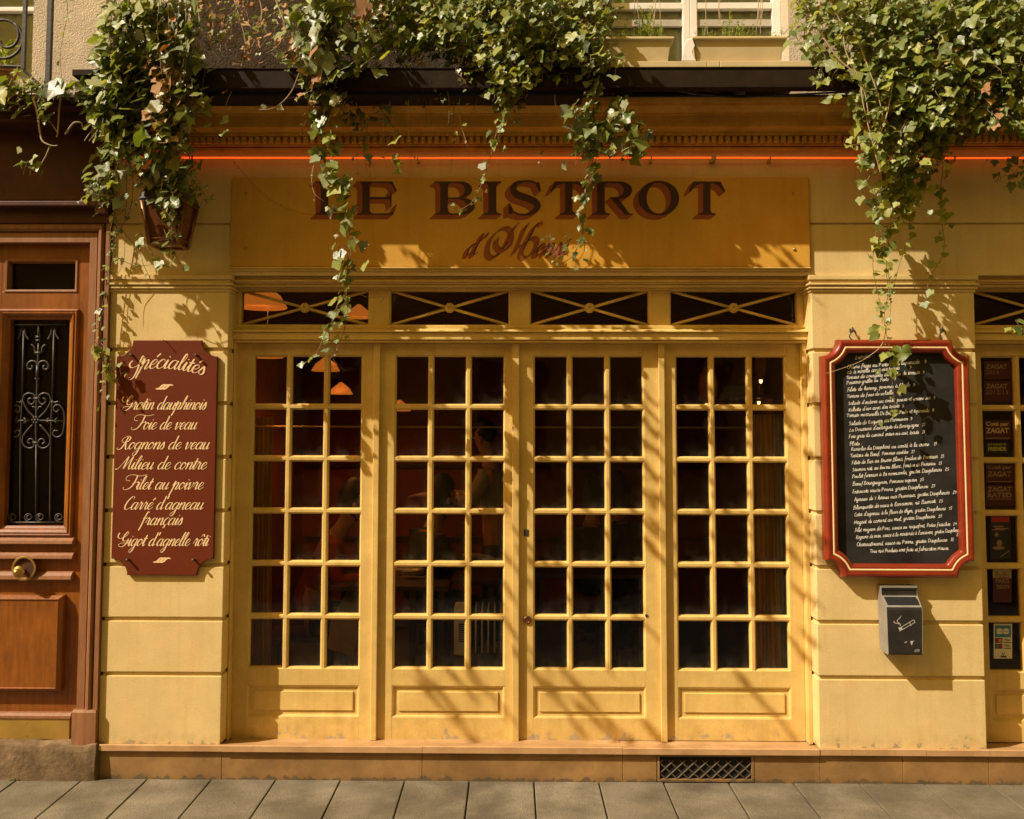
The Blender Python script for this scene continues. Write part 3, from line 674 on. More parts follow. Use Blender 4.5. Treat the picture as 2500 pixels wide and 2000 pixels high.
G('M_', 1.62, '-.36,.1 -.28,-.02 -.02,.2 .4,1.1 .7,1.86', '.72,1.84 .66,1.0 .6,.08', '.6,.08 1.0,1.1 1.3,1.86', '1.32,1.84 1.24,1 1.24,.3 1.36,0 1.62,.26')
G('C_', .98, '.86,1.42 .92,1.72 .66,1.84 .28,1.36 .08,.6 .2,.06 .5,.02 .98,.4')
G('H_', 1.9, '-.9,.9 -1.1,.3 -.7,-.35 -.2,-.2 .1,.5 .0,1.2 -.4,1.25 -.55,.8 -.2,.45 .3,.7 .75,1.35 .75,1.8 .5,1.95 .3,1.6 .35,1.2',
  '.3,1.85 .62,1.9 .78,1.5 .66,.8 .3,.1 .0,-.15', '.45,.85 .8,1.0 1.3,1.6 1.6,2.0 1.75,1.9 1.5,1.4 1.15,.9 .95,.2 1.05,-.2 1.35,-.1 1.7,.5 1.62,.95 1.35,.85')
# chalk capitals and figures (upright single strokes)
def chalk(d):
    for ch, (adv, st) in d.items(): G(ch, adv, *st)
chalk({'A': (1.05, ('.05,0 .45,1.7 .5,1.7 .9,0', '.2,.6 .75,.65')), 'B': (1., ('.15,1.6 .1,0', '0,1.5 .5,1.7 .7,1.4 .3,.95 .8,.7 .7,.1 -.1,-.05')),
 'C': (.8, ('.7,1.4 .4,1.6 .1,1 .2,.1 .7,.2',)), 'D': (1.1, ('.1,1.5 .1,.05', '-.1,1.5 .5,1.6 .95,.9 .6,.1 .0,.0')), 'E': (.85, ('.6,1.6 .1,1.4 .4,.9 .05,.4 .3,.0 .7,.15',)),
 'F': (.8, ('.1,1.5 .15,.7 .0,-.2', '-.1,1.5 .7,1.7', '.0,.8 .5,.9')), 'L': (.8, ('.3,1.6 .2,.8 .05,.1 .3,.0 .7,.1',)), 'M': (1.3, ('.0,0 .1,1.5 .5,.4 .9,1.6 1.1,.05',)),
 'O': (.9, ('.4,1.3 .1,.7 .3,.05 .7,.4 .6,1.2 .4,1.3',)), 'P': (.95, ('.2,1.5 .1,-.1', '-.05,1.3 .4,1.7 .8,1.3 .5,.8 .2,.75')), 'R': (1., ('.1,1.5 .05,0', '.0,1.4 .5,1.6 .6,1.1 .2,.8 .5,.3 .8,.0')),
 'S': (.85, ('.6,1.4 .3,1.6 .1,1.2 .5,.8 .5,.2 .0,.1',)), 'T': (.9, ('.4,1.4 .3,.1', '-.2,1.35 .3,1.5 1.0,1.4')), 'V': (.9, ('.0,1.5 .3,.0 .8,1.6',)),
 '0': (.8, ('.4,1.4 .1,.7 .3,0 .6,.5 .4,1.4',)), '1': (.5, ('.1,1.1 .3,1.4 .25,0',)), '2': (.8, ('.1,1.1 .4,1.4 .55,1 .1,.05 .7,.1',)), '3': (.75, ('.1,1.3 .5,1.3 .3,.8 .55,.3 .1,0',)),
 '4': (.8, ('.4,1.4 .1,.5 .7,.55', '.55,.9 .5,-.1')), '5': (.8, ('.7,1.4 .25,1.35 .2,.8 .55,.6 .4,.05 .05,.05',)), '7': (.7, ('.05,1.3 .6,1.35 .25,0',)), '8': (.75, ('.5,1.3 .15,1 .55,.4 .3,0 .1,.4 .6,1 .5,1.3',)), '9': (.8, ('.55,1.2 .2,1.3 .2,.8 .55,1 .5,.3 .1,.0',))})
ACC = {'é': ('e', ['.42,1.28 .66,1.66']), 'è': ('e', ['.5,1.3 .28,1.62']), 'ê': ('e', ['.2,1.25 .44,1.6 .6,1.25']), 'ô': ('o', ['.14,1.3 .4,1.66 .62,1.3']), 'à': ('a', ['.46,1.3 .24,1.6']), 'î': ('i', ['.05,1.35 .25,1.65 .45,1.35']),
       'ç': ('c', ['.36,0 .40,-.22 .22,-.42']), 'ù': ('u', ['.46,1.3 .24,1.6']), 'ë': ('e', ['.24,1.4 .25,1.3', '.54,1.4 .55,1.3']), 'É': ('E', ['.3,1.75 .5,2'])}
for k, (b, st) in ACC.items():
    adv, s0 = GL[b]
    if b == 'i': s0 = s0[:2]
    GL[k] = (adv, s0+[[tuple(map(float, p.split(','))) for p in s.split()] for s in st])
def script(mb, text, place, slant, thick, thin, caps_script=True, jit=0, seg=6, dstep=.00004, track=0.0, rr=rnd, lead=0.0, uniform=False):
    """lay a line of pen strokes; place(x, y, depth) -> world point; x and y in x-heights"""
    x = 0.0; depth = 0.0
    for ci, ch in enumerate(text):
        key = ch+'_' if caps_script and ch+'_' in GL else ch
        if key not in GL: key = ' '
        adv, strokes = GL[key]
        jx, jy, js = (rr.uniform(-jit, jit), rr.uniform(-jit, jit), 1+rr.uniform(-jit, jit)) if jit else (0, 0, 1)
        for st in strokes:
            P = [Vector((x+px_*js+slant*py_*js+jx, py_*js+jy, 0)) for px_, py_ in st]
            C = crom(P, seg); n = len(C); Lp, Rp = [], []
            for i, c in enumerate(C):
                t = (C[min(i+1, n-1)]-C[max(i-1, 0)])
                if t.length < 1e-6: t = Vector((1, 0, 0))
                t.normalize(); down = max(0, -t.y)
                w = thick if uniform else thin+(thick-thin)*down**1.3
                if not uniform and i in (0, n-1): w *= .75
                if len(st) == 2 and not uniform: w = max(w, thick*.72)
                nn = Vector((-t.y, t.x, 0))*w/2; dd = depth+dstep*i*.25
                Lp.append(place(c.x+nn.x, c.y+nn.y, dd)); Rp.append(place(c.x-nn.x, c.y-nn.y, dd))
            for i in range(n-1): mb.face([Lp[i], Rp[i], Rp[i+1], Lp[i+1]])
            depth += dstep
            if depth > .0011: depth = 0
        x += adv+track
    return x
def text_width(text, track=0, caps_script=True):
    return sum(GL.get(c+'_' if caps_script and c+'_' in GL else c, (.6, 0))[0]+track for c in text)
def strokes_at(mb, strokes, place, w, seg=8):
    for st in strokes:
        C = crom([Vector((*p, 0)) for p in st], seg); n = len(C); Lp, Rp = [], []
        for i, c in enumerate(C):
            t = (C[min(i+1, n-1)]-C[max(i-1, 0)]).normalized(); nn = Vector((-t.y, t.x, 0))*(w(i/(n-1)) if callable(w) else w)/2
            Lp.append(place(c.x+nn.x, c.y+nn.y, i*.00001)); Rp.append(place(c.x-nn.x, c.y-nn.y, i*.00001))
        for i in range(n-1): mb.face([Lp[i], Rp[i], Rp[i+1], Lp[i+1]])

# ------------------------------------------------------------------ name board above the doors
SY = -.018
NB = thing('name_board', 'long ochre name board lettered LE BISTROT above the glazed doors', 'sign', (.04, 0, 3.0))
sx0, sx1, sz0, sz1 = X(563, 540, SY), X(1977, 540, SY), Z(1250, 652, SY), Z(1250, 434, SY)
m = MB(); m.rect(sx0, sx1, sz0, sz1, [(0, -.0005), (0, SY+.004), (.004, SY), (.006, SY)]); m.build('panel', mat('sign_ochre', (.62, .335, .042), .55, .08, 4, .04, 60, .35, speck=.1, patch=(2.5, .08), drip=.05), NB)
m = MB(); m.box(sx0, sx1, -.026, -.0006, sz0-.009, sz0-.0006); m.box(sx0, sx1, -.014, -.0006, sz0-.020, sz0-.0096); m.build('lower_bead', M_woodup, NB, bevel=.002)
m = MB()
for u, v in ((601, 473), (600, 607), (1934, 473), (1939, 609)): m.lathe([(.008, 0), (.0085, -.003), (.005, -.006), (.001, -.007)], (X(u, v, SY), SY, Z(u, v, SY)), (0, 1, 0), 12)
m.each('screw', M_brass, NB, smooth=True)
BL, CH = 524.7, 81.6        # baseline and cap height in photo pixels
def P2(u, h, d=0): return at(u, BL-h, SY-.0012-d)
def stem(xl, xr, e=13, top=True, bot=True, h=CH):
    p = []
    if bot: p += [(xl-e, 0), (xr+e, 0), (xr+e, 2.6), (xr+3, 5), (xr, 12)]
    else: p += [(xl, 0), (xr, 0)]
    if top: p += [(xr, h-12), (xr+3, h-5), (xr+e, h-2.6), (xr+e, h), (xl-e, h), (xl-e, h-2.6), (xl-3, h-5), (xl, h-12)]
    else: p += [(xr, h), (xl, h)]
    if bot: p += [(xl, 12), (xl-3, 5), (xl-e, 2.6)]
    return [p]
def ell(cx, cy, rx, ry, a0, a1, n=18): return [(cx+rx*math.cos(math.radians(a0+(a1-a0)*k/n)), cy+ry*math.sin(math.radians(a0+(a1-a0)*k/n))) for k in range(n+1)]
def band(o, i): return [[o[k], o[k+1], i[k+1], i[k]] for k in range(len(o)-1)]
def u1(u): return 740+u/3.993
def u2(u): return 1260+u/3.993
LET = []
LET += stem(u1(172), u1(245)); xr = u1(245)+13
LET += [[(xr, 0), (u1(500), 0), (u1(535), 25), (u1(528), 26), (u1(505), 10), (u1(470), 4.5), (xr, 3.4)]]
LET += stem(u1(577), u1(650), 13); xr = u1(650)+13
LET += [[(xr, 0), (u1(875), 0), (u1(915), 25), (u1(905), 25), (u1(880), 8), (u1(840), 4), (xr, 3.4)],
        [(xr, CH), (u1(872), CH), (u1(915), 58), (u1(900), 58), (u1(862), 74), (u1(825), 77.5), (xr, 78)],
        [(u1(651), 38), (u1(830), 38), (u1(848), 36), (u1(856), 20), (u1(862), 20), (u1(862), 60), (u1(856), 60), (u1(848), 46), (u1(830), 43.5), (u1(651), 43.5)]]
LET += stem(u1(1338), u1(1412), 14); xb = u1(1413)+13
cxo = u1(1520)
LET += band([(xb, CH)]+ell(u1(1540), 62, 27, 19.6, 90, -90), [(xb, 77.5)]+ell(u1(1510), 60.5, 16.5, 17, 90, -90))
LET += band([(xb, 42.6)]+ell(u1(1540), 21.2, 34, 21.2, 90, -90)+[(xb, 0)], [(xb, 38.5)]+ell(u1(1505), 21.2, 22, 17.2, 90, -90)+[(xb, 3.5)])
LET += [[(u1(1412), 42.4), (u1(1412), 38.8), (xb, 38.8), (xb, 42.4)], ]
LET += stem(u1(1806), u1(1884), 13)
sp = [(1319, 58), (1313, 74), (1299, 81), (1280, 82), (1260, 76), (1253, 62), (1262, 50), (1283, 42), (1304, 33), (1312, 21), (1302, 7), (1282, 0.5), (1262, 3), (1249, 12), (1243, 28)]
spw = [1.5, 4, 5, 5, 11, 17, 18, 18, 18, 17, 11, 5, 5, 4, 1.5]
C = crom([Vector((a, b, 0)) for a, b in sp], 4); n = len(C); o, i_ = [], []
for k, c in enumerate(C):
    t = (C[min(k+1, n-1)]-C[max(k-1, 0)]).normalized(); q = k/4; f = int(min(q, 13)); w = spw[f]+(spw[f+1]-spw[f])*(q-f)
    o.append((c.x-t.y*w/2, c.y+t.x*w/2)); i_.append((c.x+t.y*w/2, c.y-t.x*w/2))
LET += band(o, i_)
LET += [[(1317, 80), (1320.5, 57), (1317, 57), (1308, 72), (1311, 80)], [(1241, 2), (1241.5, 28), (1245, 28), (1254, 10), (1250, 2)]]
def tee(a, l, r, c0, c1):
    return stem(c0, c1, 13, top=False, h=76)+[[(l+12, CH), (r-12, CH), (r, 57), (r-5, 56), (r-16, 70), (r-30, 76), (l+30, 76), (l+16, 70), (l+5, 56), (l, 57)]]
LET += tee(0, u2(330), u2(700), u2(478), u2(550))
LET += stem(u2(790), u2(864), 13); xb = u2(865)+13
LET += band([(xb, CH)]+ell(u2(1010), 60.3, 30.5, 21.3, 90, -90)+[(xb, 39)], [(xb, 77.5)]+ell(u2(975), 60.3, 19, 17, 90, -90)+[(xb, 43)])
LET += [[(u2(930), 39), (u2(1000), 39), (u2(1100), 5), (u2(1120), 2.6), (u2(1140), 2.6), (u2(1140), 0), (u2(1060), 0)]]
LET += band(ell(u2(1391), 40.8, 50, 42.5, 0, 360, 48), ell(u2(1391), 40.8, 29.5, 37.5, 0, 360, 48))
LET += tee(0, u2(1680), u2(2042), u2(1823), u2(1895))
m = MB()
for k, p in enumerate(LET): m.face([P2(a, b, .00012+(k % 5)*.00006) for a, b in p])
m.build('lettering', M_let, NB); m = MB()
for p in LET:
    for s in range(13, 0, -1): m.face([P2(a-s*.98, b-s*.86, -.0008+.00006*(13-s)) for a, b in p])
m.build('letter_shade', M_shade, NB)
XH = 28.0  # x-height of the second line
def hp(ox, oy):
    return lambda x, y, d: at(1133+ox+x*XH, 622-oy-y*XH, SY-.0009-d)
def henri(mb, ox, oy, th):
    script(mb, "d'", hp(ox+4, oy), .42, th*.8, .05, seg=8)
    HS = [[(1268,543),(1255,560),(1240,590),(1222,615),(1208,626),(1196,619),(1195,600),(1205,575),(1228,556),(1247,555),(1254,575),(1246,600),(1228,608),(1215,595),(1219,578)],
          [(1294,543),(1284,556),(1276,575),(1266,600),(1256,618)], [(1326,549),(1321,542),(1308,552),(1294,578),(1281,602),(1276,618),(1284,626),(1300,618),(1314,595),(1314,580),(1302,578),(1284,592),(1266,602)]]
    strokes_at(mb, HS, lambda x, y, d: at(x+ox, y-oy, SY-.0012-d*3), lambda t: 1.1+2.0*max(0, math.sin(math.pi*min(1, t*2.2)))**2)
    script(mb, 'enri', hp(ox+172, oy), .42, th*.8, .05, seg=8)
m = MB(); henri(m, 0, 0, .13); m.build('script_lettering', M_let, NB)
m = MB()
for s in range(9, 0, -1):
    q = MB(); henri(q, -s*1.4, -s*1.1, .13)
    for f in q.f: m.face([tuple(Vector(q.v[i])+Vector((0, .0007+s*.00003, 0))) for i in f])
m.build('script_shade', M_shade, NB)

# ------------------------------------------------------------------ red speciality board
BY = -.022
SB = thing('speciality_board', 'oxblood board with concave corners listing house specialities in cream script', 'sign', (-1.89, 0, 1.1))
def arc_corner(cx, cz, r, a0, a1, n=10): return [(cx+r*math.cos(math.radians(a0+(a1-a0)*k/n)), cz+r*math.sin(math.radians(a0+(a1-a0)*k/n))) for k in range(n+1)]
def concave(x0, x1, z0, z1, r, ins=0, n=10, lx=None):
    """outline with concave quarter round corners, counter-clockwise seen from the street"""
    x0 += ins; x1 -= ins; z0 += ins; z1 -= ins; rr = r+ins*.0; e = ins*.9
    ox0, ox1, oz0, oz1 = x0-ins, x1+ins, z0-ins, z1+ins
    out = []
    for cx, cz, a0 in ((ox0, oz0, 90), (ox1, oz0, 180), (ox1, oz1, 270), (ox0, oz1, 0)):
        R_ = r+ins*1.0
        pts = arc_corner(cx, cz, R_, a0, a0-90, n)
        pts = [(min(max(px_, x0), x1), min(max(pz_, z0), z1)) for px_, pz_ in pts]
        out += pts
    return out
bx0, bx1, bz0, bz1 = X(278, 1120, BY), X(526, 1120, BY), Z(400, 1405, BY), Z(400, 831, BY)
def ol(ins, y): return [(a, y, b) for a, b in concave(bx0, bx1, bz0, bz1, .088, ins)]
m = MB(); m.loft([ol(0, -.004), ol(0, BY+.002), ol(.003, BY), ol(.004, BY)], True, True); m.build('panel', M_red, SB)
m = MB()
for u, v in ((324, 868), (482, 868), (315, 1366), (475, 1366)):
    x, z = X(u, v, BY), Z(u, v, BY); m.tube([(x, BY, z), (x, BY-.022, z)], .006, 10); m.lathe([(.0065, 0), (.008, -.003), (.007, -.007), (.001, -.009)], (x, BY-.022, z), (0, 1, 0), 12)
m.each('screw', M_iron, SB, smooth=True)
m = MB(); x, z = X(404, 832, BY), Z(404, 832, BY); m.lathe([(.004, 0), (.0045, -.003), (.001, -.005)], (x, BY-.03, z-.002), (0, 1, 0), 8); m.tube([(x, BY, z), (x, BY-.03, z-.002)], .0025, 6); m.build('nail', M_iron, SB)
def line(mb, text, base, l, r, arch=0, xh=17.2, tilt=0):
    nat = text_width(text, -.06)
    slant = .40; sc = (r-l-6)/(nat+.15)
    k = sc/xh
    def pl(x, y, d):
        xx = l+3+x*sc; t = (xx-(l+r)/2)/((r-l)/2)
        return at(xx, base-y*xh+arch*(t*t-.35)+tilt*t, BY-.0009-d)
    script(mb, text, pl, slant/ max(k, .6), .19/max(k, .8), .06, seg=6, track=-.06)
m = MB()
line(m, 'Spécialités', 905, 308, 503, 14, 22, 5)
for t, b, l, r in (('Gratin dauphinois', 1000, 295, 506), ('Foie de veau', 1048.5, 317, 483), ('Rognons de veau', 1097, 288, 514), ('Milieu de contre', 1146, 286, 507), ('Filet au poivre', 1195, 297, 499),
                   ("Carré d'agneau", 1244, 298, 499), ('français', 1282, 340, 448), ("Gigot d'agnelle rôti", 1333, 285, 512)):
    line(m, t, b, l, r)
m.build('lettering', M_cream, SB)
m = MB()
for c, v in ((402, 945), (396, 1368)):
    for k in (-1, 0, 1):
        strokes_at(m, [[(-14+k*8, -3), (-11+k*8, -5), (-5+k*8, -3), (3+k*8, 4), (9+k*8, 5), (13+k*8, 3)]], lambda x, y, d, c=c, v=v, k=k: at(c+x, v-y, BY-.0009-.0001*k-d), lambda t: 1.0+3.4*math.sin(math.pi*t))
m.build('flourish', M_cream, SB)

# ------------------------------------------------------------------ chalk menu board
MBd = thing('menu_board', 'chalkboard menu in red lacquered frame hung on the right pier', 'menu board', (2.08, 0, 1.1))
MY = -.075
mx0, mx1, mz0, mz1 = X(2013, 1120, MY), X(2377, 1120, MY), Z(2190, 1412, MY), Z(2190, 829, MY)
def mo(ins, y): return [(a, y, b) for a, b in concave(mx0, mx1, mz0, mz1, .088, ins, 12)]
m = MB(); m.loft([mo(0, -.012), mo(0, MY+.020), mo(.006, MY+.012), mo(.006, MY+.008), mo(.012, MY+.002), mo(.020, MY), mo(.0385, MY+.004)], False, False); 
fr = m.build('frame', M_redframe, MBd)
m = MB(); m.loft([mo(.0385, MY+.004), mo(.0405, MY+.0025), mo(.0445, MY+.0025), mo(.0475, MY+.004)], False); m.build('cream_line', M_gold, fr)
m = MB(); m.loft([mo(.0475, MY+.004), mo(.056, MY+.005), mo(.066, MY+.010), mo(.070, MY+.016), mo(.071, MY+.045)], False); m.build('inner_frame', M_redframe, fr)
m = MB(); m.loft([mo(.069, MY+.042)], True); m.build('chalkboard', M_slate, MBd)
MENU = [('Entrées :', 2088, 880, 2132, 874), ('Chèvre frais au Pesto et sa tapenade   9', 2068, 903, 2262, 888), ('OS à moëlle avec ses toasts      9', 2068, 915, 2226, 902), ('Terrine de courgette au coulis de tomate  9', 2066, 928, 2258, 914),
 ('Poissons grillés au Pesto    9', 2067, 941, 2188, 930), ("Filets de hareng, pommes à l'huile  9", 2069, 958, 2234, 945), ('Terrine de foies de volaille   9', 2068, 974, 2196, 963), ("Salade d'endives au comté, poires et raisins sec  9", 2071, 991, 2284, 976),
 ("Rillette d'oie avec des toasts  9", 2072, 1007, 2208, 996), ('Tomate mozzarella Di Bufala, Pesto et tapenade  11', 2068, 1021, 2281, 1007), ('Salade de Roquette au Parmesan  9', 2073, 1041, 2228, 1027), ("La Douzaine d'escargots de Bourgogne  21", 2074, 1056, 2258, 1042),
 ('Foie gras de canard entier mi-cuit, toasts  21', 2073, 1072, 2258, 1060), ('Plats :', 2074, 1090, 2106, 1088), ('Ravioles du Dauphiné au comté, à la crème   21', 2078, 1103, 2287, 1089), ('Tartare de Boeuf, Pommes sautées  21', 2076, 1119, 2232, 1108),
 ('Filets de Bar au beurre Blanc, fondue de Poireaux  23', 2080, 1136, 2305, 1119), ('Saumon roti au beurre Blanc, fondue de Poireaux  23', 2081, 1153, 2300, 1136), ('Poulet fermier à la normande, gratin Dauphinois  25', 2080, 1170, 2317, 1151), ('Boeuf Bourguignon, Pommes vapeur  25', 2082, 1188, 2256, 1176),
 ('Entrecote sauce Poivre, gratin Dauphinois  27', 2081, 1207, 2283, 1192), ('Agneau de 7 heures aux Pruneaux, gratin Dauphinois  29', 2085, 1226, 2335, 1207), ("Blanquette de veau à l'ancienne, riz Basmati  25", 2084, 1246, 2302, 1228), ("Cotes d'agneau à la fleur de thym, gratin Dauphinois  35", 2086, 1263, 2324, 1246),
 ('Magret de canard au miel, gratin Dauphinois  25', 2085, 1282, 2300, 1265), ('Filet mignon de Porc, sauce au roquefort, Pâtes fraiches  24', 2087, 1301, 2336, 1284), ("Rognons de veau, sauce à la moutarde à l'ancienne, gratin Dauphinois", 2090, 1318, 2347, 1300), ('23', 2335, 1311, 2345, 1310),
 ('ChateauBriand, sauce au Poivre, gratin Dauphinois  35.', 2092, 1336, 2331, 1323), ('Tous nos Produits sont frais et fabrication Maison.', 2124, 1352, 2318, 1344)]
m = MB(); rr = random.Random(3)
for t, xa, ya, xb, yb in MENU:
    t = t.replace('â', 'a'); nat = text_width(t, 0, False); sc = (xb-xa)/nat
    def pl(x, y, d, xa=xa, ya=ya, xb=xb, yb=yb, sc=sc): return at(xa+x*sc, ya+(yb-ya)*x*sc/(xb-xa)-y*5.2-2, MY+.0405-d)
    script(m, t, pl, .12*5.2/ max(sc, 3), .17, .17, caps_script=False, jit=.1, seg=4, rr=rr, uniform=True)
m.build('chalk_writing', M_chalk, MBd)
for u in (2080, 2300):
    m = MB(); P = [at(u, 830, -.03), at(u-6, 822, -.03), at(u-2, 812, -.03), at(u+5, 806, -.02), at(u+10, 814, -.012)]
    m.tube(crom(P, 5), .0035, 6); m.tube([at(u+1, 800, -.001), at(u+2, 811, -.03)], .004, 6); m.tube(crom([at(u+2, 811, -.03), at(u-5, 803, -.033), at(u-4, 812, -.034)], 4), .003, 6)
    m.build('hook', M_iron, MBd, smooth=True)

# ------------------------------------------------------------------ wall ashtray
AT = thing('wall_ashtray', 'dark steel wall ashtray with a cigarette pictogram under the menu board', 'ashtray', (2.04, 0, .73))
ax0, ax1 = X(2165, 1560, -.115), X(2255, 1560, -.115); az0, az1 = Z(2210, 1600, -.115), Z(2200, 1429, -.03)
za = Z(2200, 1484, -.115); zb_ = Z(2200, 1454, -.06)
side = [(-.004, az0+.03), (-.012, az0+.006), (-.030, az0), (-.108, az0), (-.115, az0+.006), (-.115, za-.012), (-.111, za), (-.058, zb_), (-.054, zb_+.004), (-.054, az1), (-.004, az1)]
m = MB(); tap = lambda x, z: x+(.006 if x < 2.04 else -.006)*(1-(z-az0)/(az1-az0))
m.loft([[(tap(ax0+.0025, z), y, z) for y, z in side], [(tap(ax1-.0025, z), y, z) for y, z in side]], False, False)
m.build('body', M_ash, AT, bevel=.003)
for s, x in ((1, ax0), (-1, ax1)):
    m = MB(); m.loft([[(tap(x, z), y-(.001 if y < -.05 else 0), z) for y, z in side], [(tap(x+s*.0024, z), y-(.001 if y < -.05 else 0), z) for y, z in side]], True, True); m.build('side_panel', M_ashside, AT, bevel=.001)
def slope(t, dx_): # point on sloping hood, t from 0 (front) to 1 (back)
    return (-.111+(.053)*t, za+(zb_-za)*t)
y0, z0 = slope(.18, 0); y1, z1 = slope(.86, 0)
m = MB(); nv = Vector((0, -(zb_-za), -.053)).normalized(); nv = Vector((0, -abs(nv.y), abs(nv.z)))*.0012
pts = [Vector((ax0+.014, y0, z0)), Vector((ax1-.010, y0, z0)), Vector((ax1-.010, y0+(y1-y0)*.6, z0+(z1-z0)*.6)), Vector((ax1-.015, y1, z1)), Vector((ax0+.008, y1, z1))]
m.face([p+nv*2 for p in pts]); m.build('slot', M_hole, AT)
m = MB(); m.face([Vector(p)+nv for p in ((ax0+.003, slope(.02, 0)[0], slope(.02, 0)[1]), (ax1-.003, slope(.02, 0)[0], slope(.02, 0)[1]), (ax1-.003, slope(.97, 0)[0], slope(.97, 0)[1]), (ax0+.003, slope(.97, 0)[0], slope(.97, 0)[1]))]); m.build('hood', M_ashside, AT)
m = MB(); m.face([(ax0+.001, -.0565, az1-.012), (ax1-.001, -.0565, az1-.012), (ax1-.001, -.0565, az1-.021), (ax0+.001, -.0565, az1-.021)]); m.build('gap', M_hole, AT)
m = MB(); m.box(ax0+.0028, ax1-.0028, -.060, -.0545, az1-.010, az1+.002); m.build('lid', M_ashside, AT, bevel=.001)
def ap(u, v, d=0): return at(2130+u/8.624, 1410+v/8.624, -.1157-d)
m = MB()
def flat(P, d=0): m.face([ap(u, v, d) for u, v in P])
flat([(540, 1045), (575, 1055), (620, 1042), (632, 1090), (578, 1140)])
pw = lambda x, y, d: ap(x, y, d)
strokes_at(m, [[(600, 1050), (860, 897)], [(620, 1105), (895, 945)], [(868, 890), (897, 946)], [(780, 945), (815, 1022)]], pw, 13, 2)
strokes_at(m, [[(580, 1025), (590, 990), (530, 940), (525, 900), (570, 860), (602, 808)], [(582, 985), (520, 968), (470, 955), (452, 940), (462, 915)]], lambda x, y, d: ap(x, y, d+.0002), 14)
flat([(672, 1365), (735, 1342), (722, 1362), (680, 1382)]); flat([(795, 1342), (885, 1332), (855, 1352), (830, 1430), (812, 1405), (806, 1370)])
strokes_at(m, [[(885, 1560), (905, 1520), (990, 1515)], [(890, 1562), (975, 1558), (992, 1520)], [(905, 1540), (985, 1536)]], pw, 7, 3)
m.build('cigarette_pictogram', mat('worn_grey_print', (.42, .40, .33), .7, .2, 60), AT)

# ------------------------------------------------------------------ neon tube, floodlight, lantern
NT = thing('neon_tube', 'glowing orange neon tube running along the frieze under the dentil cornice', 'neon light', (.6, 0, 3.39))
m = MB(); ny = -.045
xa, xb = X(300, 386, ny), 3.5; zn = lambda x: 3.384-.0015*x
xm = X(1742, 390, ny)
for a, b in ((xa, xm-.012), (xm+.012, xb)): m.tube([(a, ny, zn(a)), ((a+b)/2, ny, zn((a+b)/2)-.002), (b, ny, zn(b))], .0046, 10)
m.build('tube', M_neon, NT, smooth=True)
m = MB()
for u in (470, 1020, 1590, 1738, 1746, 1880, 2330): 
    x = X(u, 390, ny); m.box(x-.006, x+.006, ny-.001, -.0006, zn(x)-.022, zn(x)-.008); m.box(x-.004, x+.004, ny-.010, ny-.0005, zn(x)-.012, zn(x)+.009)
m.each('clip', M_brass, NT)
def lantern(name, label, u0, u1, ut0, ut1, vt, vb, yc, half):
    t = thing(name, label, 'wall lantern', (X((u0+u1)/2, vb, yc), yc, Z(420, vb, yc)))
    zt, zb = Z(420, vt, yc), Z(420, vb, yc); c = (X(u0, vb, yc)+X(u1, vb, yc))/2; ct = (X(ut0, vt, yc)+X(ut1, vt, yc))/2
    hb, ht = (X(u1, vb, yc)-X(u0, vb, yc))/2, (X(ut1, vt, yc)-X(ut0, vt, yc))/2
    cor = [(-1, -1), (1, -1), (1, 1), (-1, 1)]
    m = MB()
    for sx, sy in cor:
        m.tube([(c+sx*hb, yc+sy*half*.75, zb), (ct+sx*ht, yc+sy*half, zt)], .013, 8)
    for z, h, q, cc in ((zb, hb, .75, c), (zb+.03, hb+.002, .76, c), (zt, ht, 1, ct)):
        P = [(cc+sx*h, yc+sy*half*q, z) for sx, sy in cor]+[(cc-h, yc-half*q, z)]
        for a, b in zip(P, P[1:]): m.tube([a, b], .009, 6)
    m.build('frame', M_coppers, t, smooth=True)
    m = MB(); m.loft([[(c+sx*(hb-.004), yc+sy*half*.74, zb+.002) for sx, sy in cor], [(ct+sx*(ht-.004), yc+sy*half*.98, zt) for sx, sy in cor]], True, True); m.build('glass_panel', M_amber, t)
    m = MB(); zc = Z(420, 452, yc)
    m.loft([[(ct+sx*(ht+.015), yc+sy*(half+.015), zt+.004) for sx, sy in cor], [(ct+sx*.09, yc+sy*.08, zc) for sx, sy in cor]], True, True); m.build('hood', M_irondk, t, bevel=.006)
    m = MB(); xc = X(394, 430, yc); ax = Vector((-.18, -.35, 1))
    m.lathe([(.085, 0), (.098, .012), (.094, .055), (.080, .085), (.04, .10), (.004, .104)], (xc, yc, zc-.004), ax, 36); m.build('cap', M_irondk, t, smooth=True)
    m = MB(); m.lathe([(.0995, .004), (.1005, .006), (.0985, .046), (.0975, .046)], (xc, yc, zc-.004), ax, 36, False); m.build('rim', M_rim, t, smooth=True)
    m = MB(); m.tube(crom([(xc, yc+.02, zc+.06), (xc-.01, yc+.1, zc+.16), (xc, -.03, zc+.10)], 6), .011, 8); m.box(xc-.04, xc+.04, -.012, -.0006, zc+.02, zc+.18); m.build('bracket', M_irondk, t, bevel=.003)
    return t
lantern('wall_lantern', 'tapering aged copper lantern half buried in hanging ivy', 378, 446, 364, 466, 500, 602, -.17, .095)
FL = thing('floodlight', 'small black floodlight on the frieze behind the right ivy', 'floodlight', (X(2200, 420, -.15), -.1, Z(2200, 420, -.15)))
m = MB(); m.box(X(2168, 420, -.2), X(2236, 420, -.2), -.21, -.11, Z(2200, 437, -.2), Z(2200, 403, -.2)); m.build('housing', M_irondk, FL, bevel=.008)
m = MB(); x = X(2200, 420, -.1); m.tube([(x, -.11, Z(2200, 420, -.1)), (x, -.001, Z(2200, 420, 0))], .012, 8); m.build('arm', M_irondk, FL)

